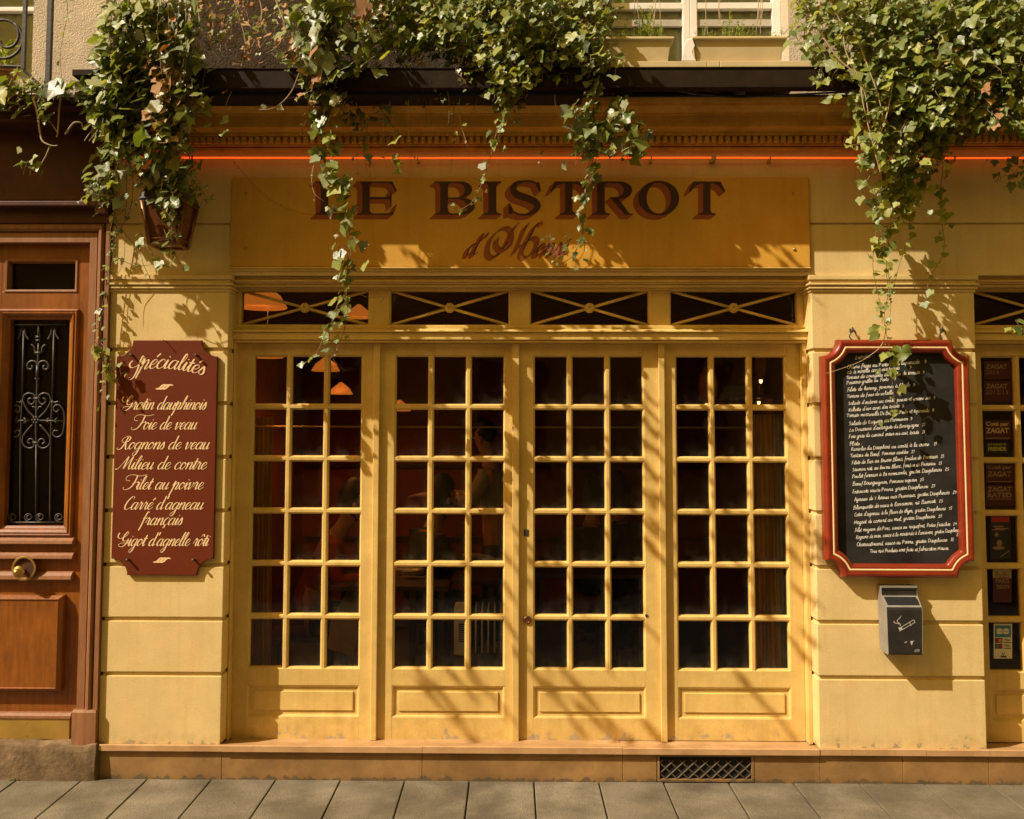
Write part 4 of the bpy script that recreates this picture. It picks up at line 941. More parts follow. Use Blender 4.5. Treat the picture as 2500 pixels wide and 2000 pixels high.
# ------------------------------------------------------------------ beam, cable, planters, balcony
BMY = -.40
t = thing('steel_beam', 'long dark brown steel beam crossing in front of the cornice and window sill', 'beam', (.2, BMY, 3.66))
xl, xr_ = X(462, 190, BMY), X(2160, 190, BMY); zb0, zb1 = Z(1700, 211, BMY), Z(1700, 167, BMY)
m = MB(); m.box(xl, xr_, BMY, BMY+.008, zb0, zb1-.0005); m.box(xl, xr_, BMY-.006, BMY+.10, zb1, zb1+.006); m.box(xl, xr_, BMY-.004, BMY+.06, zb0-.0065, zb0-.0005); m.build('channel', M_beam, t, bevel=.002)
m = MB()
for u in (520, 1100, 1762, 2140):
    x = X(u, 190, BMY); m.box(x-.02, x+.02, BMY+.009, .10, zb0+.012, zb0+.042)
m.each('wall_bracket', M_beam, t, bevel=.002)
t = thing('short_shelf', 'short dark steel shelf bar beside the left ivy above the brown lintel', 'shelf', (X(230, 175, BMY), BMY, Z(230, 184, BMY)))
m = MB(); m.box(X(176, 175, BMY), X(330, 175, BMY), BMY, .11, Z(230, 184, BMY), Z(230, 169, BMY)); m.build('bar', M_beam, t, bevel=.002)
m = MB(); P = [at(u, v, -.30) for u, v in ((1500, 196), (1600, 212), (1690, 228), (1790, 237), (1880, 234), (2040, 226), (2120, 222))]
m.tube(crom(P, 8), .0055, 8); tag(m.build('cable', M_irondk, smooth=True), 'slack black cable sagging beneath the steel beam', 'cable')
def planter(label, u0, u1, tilt=0):
    yf, yb = -.385, -.10; zt, zb = Z(1700, 90, yf), Z(1700, 149, yf)+.004
    x0, x1 = X(u0, 120, yf), X(u1, 120, yf); t = thing('window_planter', label, 'planter', ((x0+x1)/2, (yf+yb)/2, zb), 'long planters on the window sill')
    def rr_(i, z): return [(x0+i, yf+i, z), (x1-i, yf+i, z), (x1-i, yb-i, z), (x0+i, yb-i, z)]
    m = MB(); m.loft([rr_(.02, zb), rr_(.008, zt-.03), rr_(.004, zt-.022), rr_(.004, zt-.018), rr_(-.008, zt-.016), rr_(-.010, zt-.006), rr_(-.006, zt), rr_(.010, zt), rr_(.012, zt-.03)], False, True); m.build('box', M_ochre, t, bevel=.003)
    m = MB(); m.loft([rr_(.0125, zt-.02)], True); m.build('soil', M_soil, t)
    return x0, x1, yf, yb, zt
PL1 = planter('ochre planter under the right half of the upper window', 1694, 1918)
PL2 = planter('ochre planter under the left half of the upper window, next to the ivy', 1440, 1642)
def leafquad(mb, base, d, ln, w, up=Vector((0, 0, 1))):
    d = d.normalized(); s = d.cross(up); s = s.normalized() if s.length > 1e-3 else Vector((1, 0, 0)); nn = s.cross(d)
    mid = base+d*ln*.5+nn*ln*.08; tip = base+d*ln-nn*ln*.06
    mb.face([base, mid+s*w/2, tip]); mb.face([base, tip, mid-s*w/2])
def weeds(name, label, P, n, seed, hmax, clump):
    x0, x1, yf, yb, zt = P; r = random.Random(seed); t = thing(name, label, 'plant', ((x0+x1)/2, -.08, zt-.02), 'weedy plants growing in the window planters')
    ml, ms = MB(), MB()
    for k in range(n):
        cx = r.choice(clump); x = x0+(x1-x0)*min(.98, max(.02, r.gauss(cx[0], cx[1]))); y = r.uniform(yf+.04, yb-.04); h = hmax*cx[2]*r.uniform(.35, 1)
        b = Vector((x, y, zt-.02)); top = b+Vector((r.uniform(-.03, .03), r.uniform(-.03, .01), h)); C = crom([b, b.lerp(top, .5)+Vector((r.uniform(-.01, .01), 0, 0)), top], 4)
        ms.tube(C, .0011, 4)
        q = int(5+h*90)
        for i in range(q):
            f = (i+1)/q; p = b.lerp(top, f); a = r.uniform(0, 6.28)
            leafquad(ml, p, Vector((math.cos(a), math.sin(a), r.uniform(.1, .9))), .026*(1.15-f*.6), .007)
    ms.build('stem', M_weed, t); ml.build('foliage', M_weed, t)
weeds('planter_weeds', 'sparse weeds with one tall clump in the right planter', PL1, 70, 4, .21, [(.18, .08, .75), (.45, .07, 1.0), (.62, .05, .6), (.78, .03, .5), (.92, .03, .45)])
weeds('planter_weeds', 'dense tuft of pale green weeds in the left planter', PL2, 130, 5, .20, [(.45, .12, .7), (.62, .12, .7), (.72, .03, 1.1), (.85, .08, .7), (.2, .1, .4)])
m = MB(); r = random.Random(12)
for k in range(16):
    u = r.choice([1545, 1552, 1560, 1598, 1614, 1722, 1760, 1852, 1858]); P = [at(u+r.uniform(-6, 6), -30, -.12), at(u+r.uniform(-6, 6), 20, -.14), at(u+r.uniform(-6, 6), r.uniform(40, 90), -.14)]; m.tube(crom(P, 5), .0016, 4)
tag(m.build('dry_tendrils', M_twig), 'thin dry tendrils hanging down in front of the upper window', 'dry vine', kind='stuff')
t = thing('ivy_trough', 'long black planting trough half hidden by ivy behind the left part of the beam', 'trough', (X(950, 232, -.34), -.2, Z(950, 232, -.34)))
m = MB(); m.box(X(486, 200, -.34), X(1424, 200, -.34), -.355, -.06, Z(950, 237, -.34), Z(950, 172, -.34)); m.build('box', M_hole, t, bevel=.01)
m = MB(); m.box(X(486, 200, -.34)+.03, X(1424, 200, -.34)-.03, -.33, -.09, Z(950, 174, -.34), Z(950, 168, -.34)); m.build('soil', M_soil, t)
t = thing('white_bracket', 'white painted bracket seen in the gap under the steel beam', 'bracket', at(1700, 240, -.2), 'white brackets under the beam')
m = MB(); m.loft([[at(u, v, y) for u, v in ((1686, 204), (1704, 204), (1702, 240), (1681, 240))] for y in (-.22, -.19)], True, True); m.build('plate', M_white, t, bevel=.002)
t = thing('white_bracket', 'folded white bracket at the right end of the gap under the beam', 'bracket', at(1805, 240, -.2), 'white brackets under the beam')
m = MB(); m.loft([[at(u, v, y) for u, v in ((1790, 240), (1798, 222), (1806, 204), (1818, 204), (1820, 240))] for y in (-.24, -.2)], True, True); m.build('plate', M_white, t, bevel=.002)
t = thing('white_bracket', 'crumpled white bracket between the two window planters', 'bracket', at(1680, 149, -.33), 'white brackets under the beam')
m = MB(); m.loft([[at(u, v, y) for u, v in ((1664, 149), (1668, 118), (1676, 98), (1690, 92), (1697, 112), (1690, 128), (1700, 149))] for y in (-.39, -.36)], True, True); m.build('plate', M_white, t, bevel=.003)
# left balcony railing and pot
t = thing('balcony_railing', 'wrought iron balcony railing with a scroll at the top left corner', 'railing', (X(60, 200, -.25), -.25, Z(60, 225, -.25)))
def bp_(u, v): return at(u, v, -.25)
def lb(m, u0, v0, u1, v1, w): m.tube([bp_(u0, v0), bp_(u1, v1)], w/450*.475, 4)
for (u0, v0, u1, v1, w) in ((66, -120, 57, 170, 9), (128, -120, 117, 222, 12)):
    m = MB(); a, b = bp_(u0, v0), bp_(u1, v1); h = w/950
    m.loft([[(a.x-h, a.y-h, a.z), (a.x+h, a.y-h, a.z), (a.x+h, a.y+h, a.z), (a.x-h, a.y+h, a.z)], [(b.x-h, b.y-h, b.z), (b.x+h, b.y-h, b.z), (b.x+h, b.y+h, b.z), (b.x-h, b.y+h, b.z)]], True, True); m.build('upright', M_irondk, t, bevel=.001)
m = MB(); P = []
for k in range(0, 60):
    a = math.radians(55-k*9.5); rad = 47 if k < 38 else 47-(k-38)*1.9
    P.append(bp_(8+rad*math.cos(a), 96-rad*math.sin(a)))
m.tube(P, .008, 8); m.build('scroll', M_irondk, t, smooth=True)
m = MB(); m.tube([bp_(-60, 160), bp_(57, 164)], .009, 6); m.tube([bp_(57, 170), bp_(112, 222)], .008, 6); m.build('rail', M_irondk, t)
t = thing('potted_plant', 'leafy plant in a clay pot behind the balcony scroll', 'potted plant', (X(8, 200, -.05), -.05, Z(8, 215, -.05)))
c = at(6, 215, -.05); m = MB(); m.lathe([(.05, -.03), (.075, .07), (.082, .072), (.082, .095), (.07, .095), (.068, .08)], c, (0, 0, 1), 24); m.build('pot', mat('terracotta', (.42, .2, .09), .8, .15, 14, .1), t)
m = MB(); r = random.Random(5)
for k in range(46):
    a = r.uniform(0, 6.28); leafquad(m, c+Vector((r.uniform(-.02, .02), r.uniform(-.02, .02), .08+r.uniform(0, .14))), Vector((math.cos(a), math.sin(a), r.uniform(.2, 1.6))), r.uniform(.06, .12), .022)
m.build('foliage', M_weed, t)

# ------------------------------------------------------------------ stickers on the right door
PY = .155+.0275
def text_mesh(body, u0, u1, v0, v1, y, name, m_, parent, bold=0.0, depth=0):
    cu = bpy.data.curves.new('txt', 'FONT'); cu.body = body; cu.offset = bold; cu.resolution_u = 3
    ob = bpy.data.objects.new('txt', cu); COL.objects.link(ob); bpy.context.view_layer.update()
    me = bpy.data.meshes.new_from_object(ob.evaluated_get(bpy.context.evaluated_depsgraph_get())); bpy.data.objects.remove(ob); bpy.data.curves.remove(cu)
    xs_ = [v.co.x for v in me.vertices]; ys_ = [v.co.y for v in me.vertices]; a, b, c, d = min(xs_), max(xs_), min(ys_), max(ys_); o0 = parent_loc(parent)
    for v in me.vertices:
        fx, fy = (v.co.x-a)/(b-a), (v.co.y-c)/(d-c); v.co = at(u0+(u1-u0)*fx, v1+(v0-v1)*fy, y)-o0
    me.name = name; me.materials.append(m_); o = bpy.data.objects.new(name, me); COL.objects.link(o); o.parent = parent
    return o
def quad(u0, u1, v0, v1, y, name, m_, parent):
    m = MB(); m.face([at(u0, v1, y), at(u1, v1, y), at(u1, v0, y), at(u0, v0, y)]); return m.build(name, m_, parent)
def sticker(name, label, u0, u1, v0, v1, m_, cat='sticker', group='guide stickers on the right door'):
    t = thing(name, label, cat, at((u0+u1)/2, v1, PY), group); quad(u0, u1, v0, v1, PY, 'backing', m_, t); return t
TY = PY-.0006
t = sticker('sticker', 'maroon sticker reading 2014 at the top of the first pane', 2402, 2470, 882, 926, M_stick); text_mesh('ZAGAT', 2407, 2459, 889, 901, TY, 'lettering', M_stickd, t, .035); text_mesh('2014', 2407, 2439, 904, 914, TY, 'year', M_stickd, t, -.004)
t = sticker('sticker', 'maroon sticker reading 2012/13 below the 2014 one', 2402, 2472, 930, 982, M_stick); text_mesh('ZAGAT', 2407, 2460, 937, 949, TY, 'lettering', M_stickd, t, .035); text_mesh('2012/13', 2407, 2461, 952, 963, TY, 'year', M_stickd, t, -.004)
t = sticker('sticker', 'brighter maroon sticker directly above the yellow FRIENDS lettering', 2404, 2468, 1026, 1074, M_stick); text_mesh('Coté par', 2407, 2463, 1030, 1043, TY, 'lettering', M_stickt, t, .03); text_mesh('ZAGAT', 2407, 2463, 1045, 1058, TY, 'name', M_stickt, t, .035); quad(2407, 2464, 1069, 1071, TY, 'small_print', M_stickd, t)
t = sticker('sticker', 'black sticker with yellow FRIENDS lettering', 2407, 2462, 1080, 1106, M_stickk); text_mesh('JAW BREAKER ME', 2412, 2456, 1083, 1089, TY, 'small_lettering', M_sticky, t, .01); text_mesh('FRIENDS', 2413, 2456, 1091, 1101, TY, 'lettering', M_sticky, t, .03)
t = sticker('sticker', 'dim maroon sticker at the top of the third pane', 2407, 2474, 1130, 1180, M_stick); text_mesh('Coté par', 2411, 2469, 1136, 1148, TY, 'lettering', M_stickd, t, .03); text_mesh('ZAGAT', 2411, 2469, 1151, 1164, TY, 'name', M_stickd, t, .035); quad(2411, 2470, 1175, 1176.5, TY, 'small_print', M_stickd, t)
t = sticker('sticker', 'maroon sticker with RATED in big letters', 2407, 2476, 1184, 1236, M_stick); text_mesh('ZAGAT', 2411, 2470, 1188, 1201, TY, 'lettering', M_stickd, t, .035); text_mesh('RATED', 2411, 2470, 1203, 1215, TY, 'name', M_stickd, t, .035); quad(2412, 2470, 1218, 1219.5, TY, 'small_print', M_stickd, t)
t = sticker('guide_cover', 'dark guide cover with a red band across its top', 2417, 2468, 1259, 1366, M_stickk); quad(2420, 2464, 1261, 1275, TY, 'band', M_stickr, t); quad(2424, 2450, 1284, 1287, TY, 'small_print', M_stickd, t); quad(2430, 2462, 1289, 1292, TY, 'small_print', M_stickd, t)
quad(2422, 2452, 1292.5, 1295, TY, 'small_print', M_stickd, t)
m = MB(); m.face([at(u, v, TY) for u, v in ((2428, 1305), (2434, 1299), (2439, 1306), (2432, 1312))]); m.face([at(2440+7*math.cos(k), 1326+8*math.sin(k), TY) for k in np.linspace(0, 6.1, 12)[::-1]]); m.face([at(2438+15*math.cos(k), 1338+4*math.sin(k), TY-.0003) for k in np.linspace(0, 6.1, 14)[::-1]]); m.face([at(u, v, TY) for u, v in ((2441, 1360), (2443, 1361), (2465, 1345), (2464, 1343))]); m.build('picture', M_stickd, t)
t = sticker('guide_cover', 'cream and maroon guide cover reading Pudlo PARIS 2009', 2424, 2470, 1388, 1471, M_stick); quad(2424, 2469, 1388, 1411, TY, 'cream_top', mat('dim_cream', (.30, .22, .1), .6), t)
text_mesh('Pudlo', 2431, 2463, 1396, 1411, TY-.0005, 'lettering', mat('dim_red_text', (.10, .02, .012), .6), t, .0); text_mesh('PARIS', 2431, 2464, 1411.5, 1424, TY-.0005, 'city', M_stickd, t, .01); text_mesh('2009', 2432, 2465, 1428, 1438, TY, 'year', M_stickd, t, .01)
t = sticker('card_sticker', 'white card payment sticker on the lowest pane', 2426, 2471, 1523, 1608, M_card, group=None)
quad(2429, 2468, 1527, 1556, TY, 'blue_panel', M_blue, t)
m = MB()
for c0, c1, d in ((2433, 2448, 0), (2449, 2463.5, .0004)): m.face([at((c0+c1)/2+(c1-c0)/2*math.copysign(abs(math.cos(k))**.6, math.cos(k)), 1541.5+7*math.copysign(abs(math.sin(k))**.6, math.sin(k)), TY-.0006) for k in np.linspace(0, 2*math.pi, 20)[:-1][::-1]])
m.build('cb_letters', M_card, t); quad(2441, 2463.5, 1541, 1542, TY-.0012, 'cb_gap', M_blue, t)
for v, ma, mb_ in ((1558, M_stickr, M_orange), (1572, M_blue, M_stickr)):
    quad(2429, 2447.5, v, v+12, TY, 'logo_ground', M_navyp, t); q = MB()
    for cu_, mm in ((2435, ma), (2441.5, mb_)):
        q = MB(); q.face([at(cu_+5*math.cos(k), v+6+4.6*math.sin(k), TY-.0006-(.0004 if mm is mb_ else 0)) for k in np.linspace(0, 2*math.pi, 18)[:-1][::-1]]); q.build('logo_disc', mm, t)
    text_mesh('VISA', 2451, 2467, v+1.5, v+7.5, TY, 'lettering', M_navyp, t, .02); quad(2450, 2469, v+10, v+12, TY, 'blue_bar', M_navyp, t)
m = MB(); strokes_at(m, [[(2446, 1592), (2449.5, 1600), (2453, 1592)]], lambda x, y, d: at(x, y, TY), 1.4, 3); m.build('v_mark', M_navyp, t); quad(2443, 2457, 1601, 1605.5, TY, 'blue_label', M_navyp, t)

# ------------------------------------------------------------------ things inside the bistro
def curtain(name, label, P0, P1, zt, zb, mt, waves, amp, flare=0, group=None):
    m = MB(); n = waves*8
    rows = []
    for z in np.linspace(zt, zb, 10):
        f = (zt-z)/(zt-zb); L = []
        for k in range(n+1):
            s = k/n; x = P0[0]+(P1[0]-P0[0])*s; y = P0[1]+(P1[1]-P0[1])*s
            L.append((x+(x-P0[0])*flare*f+.006*math.sin(7*f+s*9), y+amp*math.sin(s*waves*2*math.pi+1.1*math.sin(3*f)), z))
        rows.append(L)
    m.loft(rows, False, False, False); return tag(m.build(name, mt, smooth=True), label, 'curtain', group)
curtain('curtain', 'brown pleated curtain gathered at the left edge of the first door', (X(608, 1300, .35), .33), (X(666, 1050, .35), .36), Z(640, 1018, .35), .22, M_curtain, 6, .022, .0, 'pleated curtains inside the doors')
curtain('curtain', 'ochre pleated curtain gathered behind the right column of the fourth door', (X(1834, 1300, .24), .238), (X(1894, 1300, .24), .242), Z(1860, 1012, .24), .22, M_curtain, 6, .018, .06, 'pleated curtains inside the doors')
curtain('sheer_curtain', 'strip of white sheer curtain beside the ochre one', (X(1893, 1300, .26), .262), (X(1935, 1300, .26), .27), Z(1900, 1012, .26), .22, M_curtain2, 4, .02, -.3)
LP = thing('pendant_lamp', 'x', 'pendant lamp', (0, 0, 0), 'copper pendant lamps inside the bistro')
m = MB(); m.lathe([(.012, .10), (.03, .085), (.075, .05), (.105, .0), (.102, -.004), (.07, .045), (.02, .08)], (0, 0, 0), (0, 0, 1), 28); m.build('shade', M_glowshade, LP, smooth=True)
m = MB(); m.lathe([(.004, .03), (.02, .02), (.026, 0), (.018, -.02), (.002, -.028)], (0, 0, .045), (0, 0, 1), 16); m.build('bulb', M_bulb, LP, smooth=True)
m = MB(); m.tube([(0, 0, .10), (0, 0, .9)], .004, 6); m.build('cord', M_irondk, LP)
for i, (u, v, y, sc, lab) in enumerate([(652, 872, .9, 1.0, 'lit copper pendant lamp at the top left pane of the first door'), (795, 905, 1.8, 1.0, 'dim copper lamp in the upper middle of the first door'), (832, 962, 2.2, .9, 'lowest of the copper lamps seen through the first door'),
      (975, 1003, 2.6, .9, 'small glowing lamp at the left column of the second door'), (640, 750, .8, 1.5, 'big lamp seen through the first transom window'), (876, 775, 2.0, 1., 'round lamp in the right corner of the first transom window')]):
    t = LP if i == 0 else copy_tree(LP)
    t.location = at(u, v, y); t.scale = (sc, sc, sc); t['label'] = lab
LQ = thing('copper_lantern', 'x', 'lantern', (0, 0, 0), 'egg shaped copper lanterns inside the bistro')
m = MB(); m.lathe([(.015, .13), (.03, .115), (.055, .07), (.062, .0), (.05, -.07), (.03, -.10), (.012, -.11)], (0, 0, 0), (0, 0, 1), 28); m.build('shade', M_copper, LQ, smooth=True)
m = MB(); m.lathe([(.003, .02), (.02, 0), (.016, -.03), (.003, -.04)], (0, 0, -.095), (0, 0, 1), 14); m.build('bulb', M_bulb2, LQ, smooth=True)
m = MB(); m.tube([(0, 0, .13), (0, 0, .7)], .004, 6); m.build('cord', M_irondk, LQ)
for i, (u, v, y, sc, lab) in enumerate([(1728, 945, .8, 1.0, 'copper lantern hanging behind the top bar of the fourth door'), (1857, 896, 1.0, .8, 'copper lantern in the top right pane of the fourth door'), (1852, 950, 1.3, .8, 'copper lantern with a bright bulb just below another one')]):
    t = LQ if i == 0 else copy_tree(LQ)
    t.location = at(u, v, y); t.scale = (sc*(.7 if i else 1), sc, sc); t['label'] = lab
t = thing('green_box', 'flat green printed box on a shelf behind the fourth door', 'box', at(1803, 968, 1.2))
m = MB(); m.box(X(1766, 955, 1.2), X(1842, 955, 1.2), 1.2, 1.45, Z(1803, 966, 1.2), Z(1803, 942, 1.2)); m.build('carton', M_bottle, t, bevel=.004)
m = MB(); m.box(X(1740, 955, 1.2), X(1900, 955, 1.2), 1.15, 1.5, Z(1803, 972, 1.2), Z(1803, 966.5, 1.2)); tag(m.build('shelf', M_darkwood), 'dark wall shelf carrying the green box', 'shelf')
def table(label, cx, cy, w, d, clothed):
    t = thing('bistro_table', label, 'table', (cx, cy, .2), 'tables inside the bistro')
    m = MB(); m.box(cx-w/2, cx+w/2, cy-d/2, cy+d/2, .92, .95); m.build('tabletop', M_darkwood, t, bevel=.004)
    for sx in (-1, 1):
        for sy in (-1, 1):
            m = MB(); m.box(cx+sx*(w/2-.05)-.02, cx+sx*(w/2-.05)+.02, cy+sy*(d/2-.05)-.02, cy+sy*(d/2-.05)+.02, .2, .9195); m.build('leg', M_darkwood, t)
table('dark table at the first door with a linen cloth', -.78, 1.0, .8, .7, True); table('dark table at the second door', -.38, 1.25, .6, .7, False); table('dark table behind the third door', .55, 1.5, .8, .7, False)
# hanging corner of cloth
m = MB(); cl = [(808, 1512), (874, 1508), (872, 1560), (862, 1604), (832, 1592), (797, 1584), (803, 1550)]
top = [at(u, v, .62) for u, v in cl]
m.loft([[p for p in top], [p+Vector((0, .004, 0)) for p in top]], True, True)
m.face([at(808, 1512, .6205), at(874, 1508, .6205), Vector((-.55, 1.0, .957)), Vector((-1.0, 1.0, .957))])
tag(m.build('linen_cloth', M_cloth), 'beige linen cloth with a corner hanging off the first table', 'cloth')
for i, (u, v, y, lab) in enumerate([(1000, 1420, 1.1, 'white plate stack on the table at the second door')]):
    p = at(u, v, y); p.z = .951; m = MB()
    for k in range(3): m.lathe([(.05, k*.012), (.1, k*.012+.008), (.102, k*.012+.011), (.05, k*.012+.006)], p, (0, 0, 1), 28)
    tag(m.build('plates', M_white, smooth=True), lab, 'plates')
t = thing('oil_radiator', 'white oil radiator with slotted end panel behind the second door', 'radiator', (X(1150, 1600, .45), .45, .2))
RY = .40; x0, x1 = X(1108, 1560, RY), X(1136, 1560, RY); zt, zb = Z(1130, 1482, RY), Z(1130, 1600, RY)
m = MB(); m.loft([[(x, y, z) for y, z in ((RY-.005, zb), (RY+.18, zb), (RY+.18, zt-.02), (RY+.15, zt), (RY+.03, zt), (RY, zt-.03))] for x in (x0, x1)], True, True); m.build('end_panel', M_white, t, bevel=.006)
m = MB()
for k in range(9): z = zt-.10-k*.012; m.box((x0+x1)/2-.004, x1-.006, RY-.012, RY-.0005 if False else RY-.0005, z, z+.004)
m.build('slots', M_hole, t)
for k in range(6):
    x = x1+.022+k*.0365; m = MB(); m.loft([[(x-.004, RY+.02, zb+.01), (x+.004, RY+.02, zb+.01), (x+.004, RY+.17, zb+.01), (x-.004, RY+.17, zb+.01)], [(x-.004, RY+.02, zt-.02), (x+.004, RY+.02, zt-.02), (x+.004, RY+.17, zt-.02), (x-.004, RY+.17, zt-.02)], [(x-.001, RY+.05, zt+.006), (x+.001, RY+.05, zt+.006), (x+.001, RY+.14, zt+.006), (x-.001, RY+.14, zt+.006)]], True, True); m.build('fin', M_white, t)

# ------------------------------------------------------------------ people at the tables (dim, behind the panes)
def skin_obj(name, joints, edges, mt, parent, lvl=2):
    me = bpy.data.meshes.new(name); o0 = parent_loc(parent)
    me.from_pydata([tuple(Vector(j[0])-o0) for j in joints], edges, [])
    o = bpy.data.objects.new(name, me); COL.objects.link(o); o.modifiers.new('skin', 'SKIN'); sb = o.modifiers.new('sub', 'SUBSURF'); sb.levels = lvl; sb.render_levels = lvl
    if not me.skin_vertices: 
        bpy.context.view_layer.objects.active = o
        bm = bmesh.new(); bm.from_mesh(me); bm.verts.layers.skin.verify(); bm.to_mesh(me); bm.free()
    for i, j in enumerate(joints): me.skin_vertices[0].data[i].radius = j[1] if isinstance(j[1], tuple) else (j[1], j[1])
    me.skin_vertices[0].data[0].use_root = True
    me.materials.append(mt); o.parent = parent
    bpy.context.view_layer.update()
    em = bpy.data.meshes.new_from_object(o.evaluated_get(bpy.context.evaluated_depsgraph_get())); o.modifiers.clear(); o.data = em; em.shade_smooth()
    return o
def person(label, base, yaw, lean, top_m, hair=.0, stand=False, head_turn=0, reach=.42):
    """one figure; local frame: x forward, y left, z up; base = seat or feet point"""
    t = thing('person', label, 'person', base)
    c, s = math.cos(yaw), math.sin(yaw)
    def w(x, y, z): return Vector(base)+Vector((x*c-y*s, x*s+y*c, z))
    ph = .9 if stand else .48
    def tor(h): return lean*h
    J = [(w(0, 0, ph), (.13, .10)), (w(tor(.2), 0, ph+.2), (.125, .095)), (w(tor(.4)+.01, 0, ph+.40), (.14, .10)), (w(tor(.5), 0, ph+.50), (.09, .07)), (w(tor(.56)+.015, 0, ph+.57), .052), (w(tor(.62)+.03, 0, ph+.63), .05)]
    hc = w(tor(.7)+.055, 0, ph+.73)
    J += [(w(tor(.68)+.045, 0, ph+.69), (.070, .078)), (w(tor(.76)+.05, 0, ph+.77), (.078, .090)), (w(tor(.82)+.04, 0, ph+.84), (.055, .065))]
    E = [(0, 1), (1, 2), (2, 3), (3, 4), (4, 5), (5, 6), (6, 7), (7, 8)]
    cl = [(w(0, 0, ph), (.145, .115)), (w(tor(.2), 0, ph+.2), (.14, .11)), (w(tor(.4)+.01, 0, ph+.40), (.155, .115)), (w(tor(.5), 0, ph+.5), (.10, .08)), (w(tor(.54), 0, ph+.545), .065)]; CE = [(0, 1), (1, 2), (2, 3), (3, 4)]
    for sy in (1, -1):
        k = len(J); el = w(tor(.3)+.12, sy*.25, ph+.25); wr = w(tor(.4)+reach, sy*.13, ph+.29)
        J += [(w(tor(.46), sy*.17, ph+.45), .062), (el, .045), (wr, .029), (wr+(wr-el).normalized()*.05+Vector((0, 0, -.008)), (.038, .016))]; E += [(2, k), (k, k+1), (k+1, k+2), (k+2, k+3)]
        d = (wr-el).normalized(); sd = Vector((0, 0, 1)).cross(d).normalized(); pc = J[k+3][0]
        for f, (off, ln) in enumerate(((-.028, .055), (-.010, .07), (.010, .072), (.028, .06))):
            b = len(J); J += [(pc+d*.035+sd*off, .0095), (pc+d*(.035+ln*.6)+sd*off*1.15-Vector((0, 0, .012)), .0085), (pc+d*(.03+ln)+sd*off*1.1-Vector((0, 0, .03)), .007)]; E += [(k+3, b), (b, b+1), (b+1, b+2)]
        b = len(J); J += [(pc-d*.005+sd*sy*-.042, .010), (pc+d*.03+sd*sy*-.058-Vector((0, 0, .012)), .008)]; E += [(k+3, b), (b, b+1)]
        q = len(cl); cl += [(w(tor(.46), sy*.175, ph+.45), .074), (el, .058), (el.lerp(wr, .85), .042)]; CE += [(2, q), (q, q+1), (q+1, q+2)]
        k = len(J)
        if stand: J += [(w(0, sy*.1, ph-.08), .09), (w(.02, sy*.1, ph-.45), .06), (w(0, sy*.1, .08), .042), (w(.14, sy*.1, .035), .03)]
        else: J += [(w(.08, sy*.1, ph-.02), .09), (w(.45, sy*.12, ph), .065), (w(.43, sy*.12, .09), .042), (w(.57, sy*.12, .035), .03)]
        E += [(0, k), (k, k+1), (k+1, k+2), (k+2, k+3)]
        q = len(cl)
    body = skin_obj('body', J, E, M_skin, t)
    skin_obj('clothing', cl, CE, top_m, t)
    q = []
    for sy in (1, -1):
        if stand: P = [(w(0, sy*.1, ph-.03), .115), (w(.02, sy*.1, ph-.45), .08), (w(0, sy*.1, .1), .065)]
        else: P = [(w(.03, sy*.1, ph-.02), .115), (w(.45, sy*.12, ph), .082), (w(.43, sy*.12, .12), .062)]
        skin_obj('trouser_leg', P, [(0, 1), (1, 2)], M_navy, t)
    bm = bmesh.new(); bmesh.ops.create_icosphere(bm, subdivisions=3, radius=1)
    o0 = Vector(base); fx = Vector((c, s, 0)); fy = Vector((-s, c, 0)); hz = Vector((0, 0, 1))
    for v in bm.verts:
        p = v.co.copy(); front = max(0, p.x); r_ = 1+.05*mn.noise(p*4)
        if p.x > .25 and p.z < .45: r_ *= .72
        if p.z < -.2-hair: r_ *= .8
        v.co = (hc-o0)+(fx*(p.x*.108-.012)+fy*p.y*.097+hz*(p.z*(.125+hair*.12)+.030-hair*.05))*r_
    me = bpy.data.meshes.new('hair'); bm.to_mesh(me); bm.free(); me.shade_smooth(); me.materials.append(M_hair); o = bpy.data.objects.new('hair', me); COL.objects.link(o); o.parent = t
    m = MB(); fc = hc+fx*.088-hz*.03; m.lathe([(.004, .035), (.009, .01), (.015, -.008), (.010, -.016), (.002, -.018)], fc+fx*.006, (0, 0, 1), 10); m.build('nose', M_skin, t, smooth=True)
    for sy in (1, -1):
        m = MB(); m.lathe([(.001, -.008), (.008, -.004), (.009, 0), (.008, .004), (.001, .008)], hc+fx*.078+fy*sy*.032+hz*.002, (0, 0, 1), 10); m.build('eye', M_white, t, smooth=True)
        m = MB(); m.lathe([(.002, -.03), (.014, -.02), (.018, .008), (.012, .028), (.002, .03)], hc+fy*sy*.084-fx*.01-hz*.01, (0, 0, 1), 10); m.build('ear', M_skin, t, smooth=True)
    m = MB(); m.tube(crom([hc+fx*.083+fy*.024-hz*.068, hc+fx*.092-hz*.066, hc+fx*.083-fy*.024-hz*.068], 4), .005, 6); m.build('mouth', mat('lips', (.32, .09, .07), .5), t)
    return t
def sit(u, v, y): p = at(u, v, y); p.z = .2; return p
person('person in a red sweater leaning on the table behind the first door', sit(735, 1400, 1.05), .15, .42, M_sweater, .3)
person('black haired person in dark green bending forward behind the second door', sit(1010, 1300, 1.45), .5, .25, M_green, .5)
person('person in grey shirt standing with an arm out behind the second door', sit(1215, 1300, 2.1), 2.9, .1, M_shirt, 0, True, reach=.5)
person('dark haired person seated at left behind the third door', sit(1440, 1300, 1.75), 1.2, .08, M_navy, .4)
person('dark haired person seated at right behind the third door', sit(1520, 1300, 1.95), 1.9, .08, M_navy, .4)
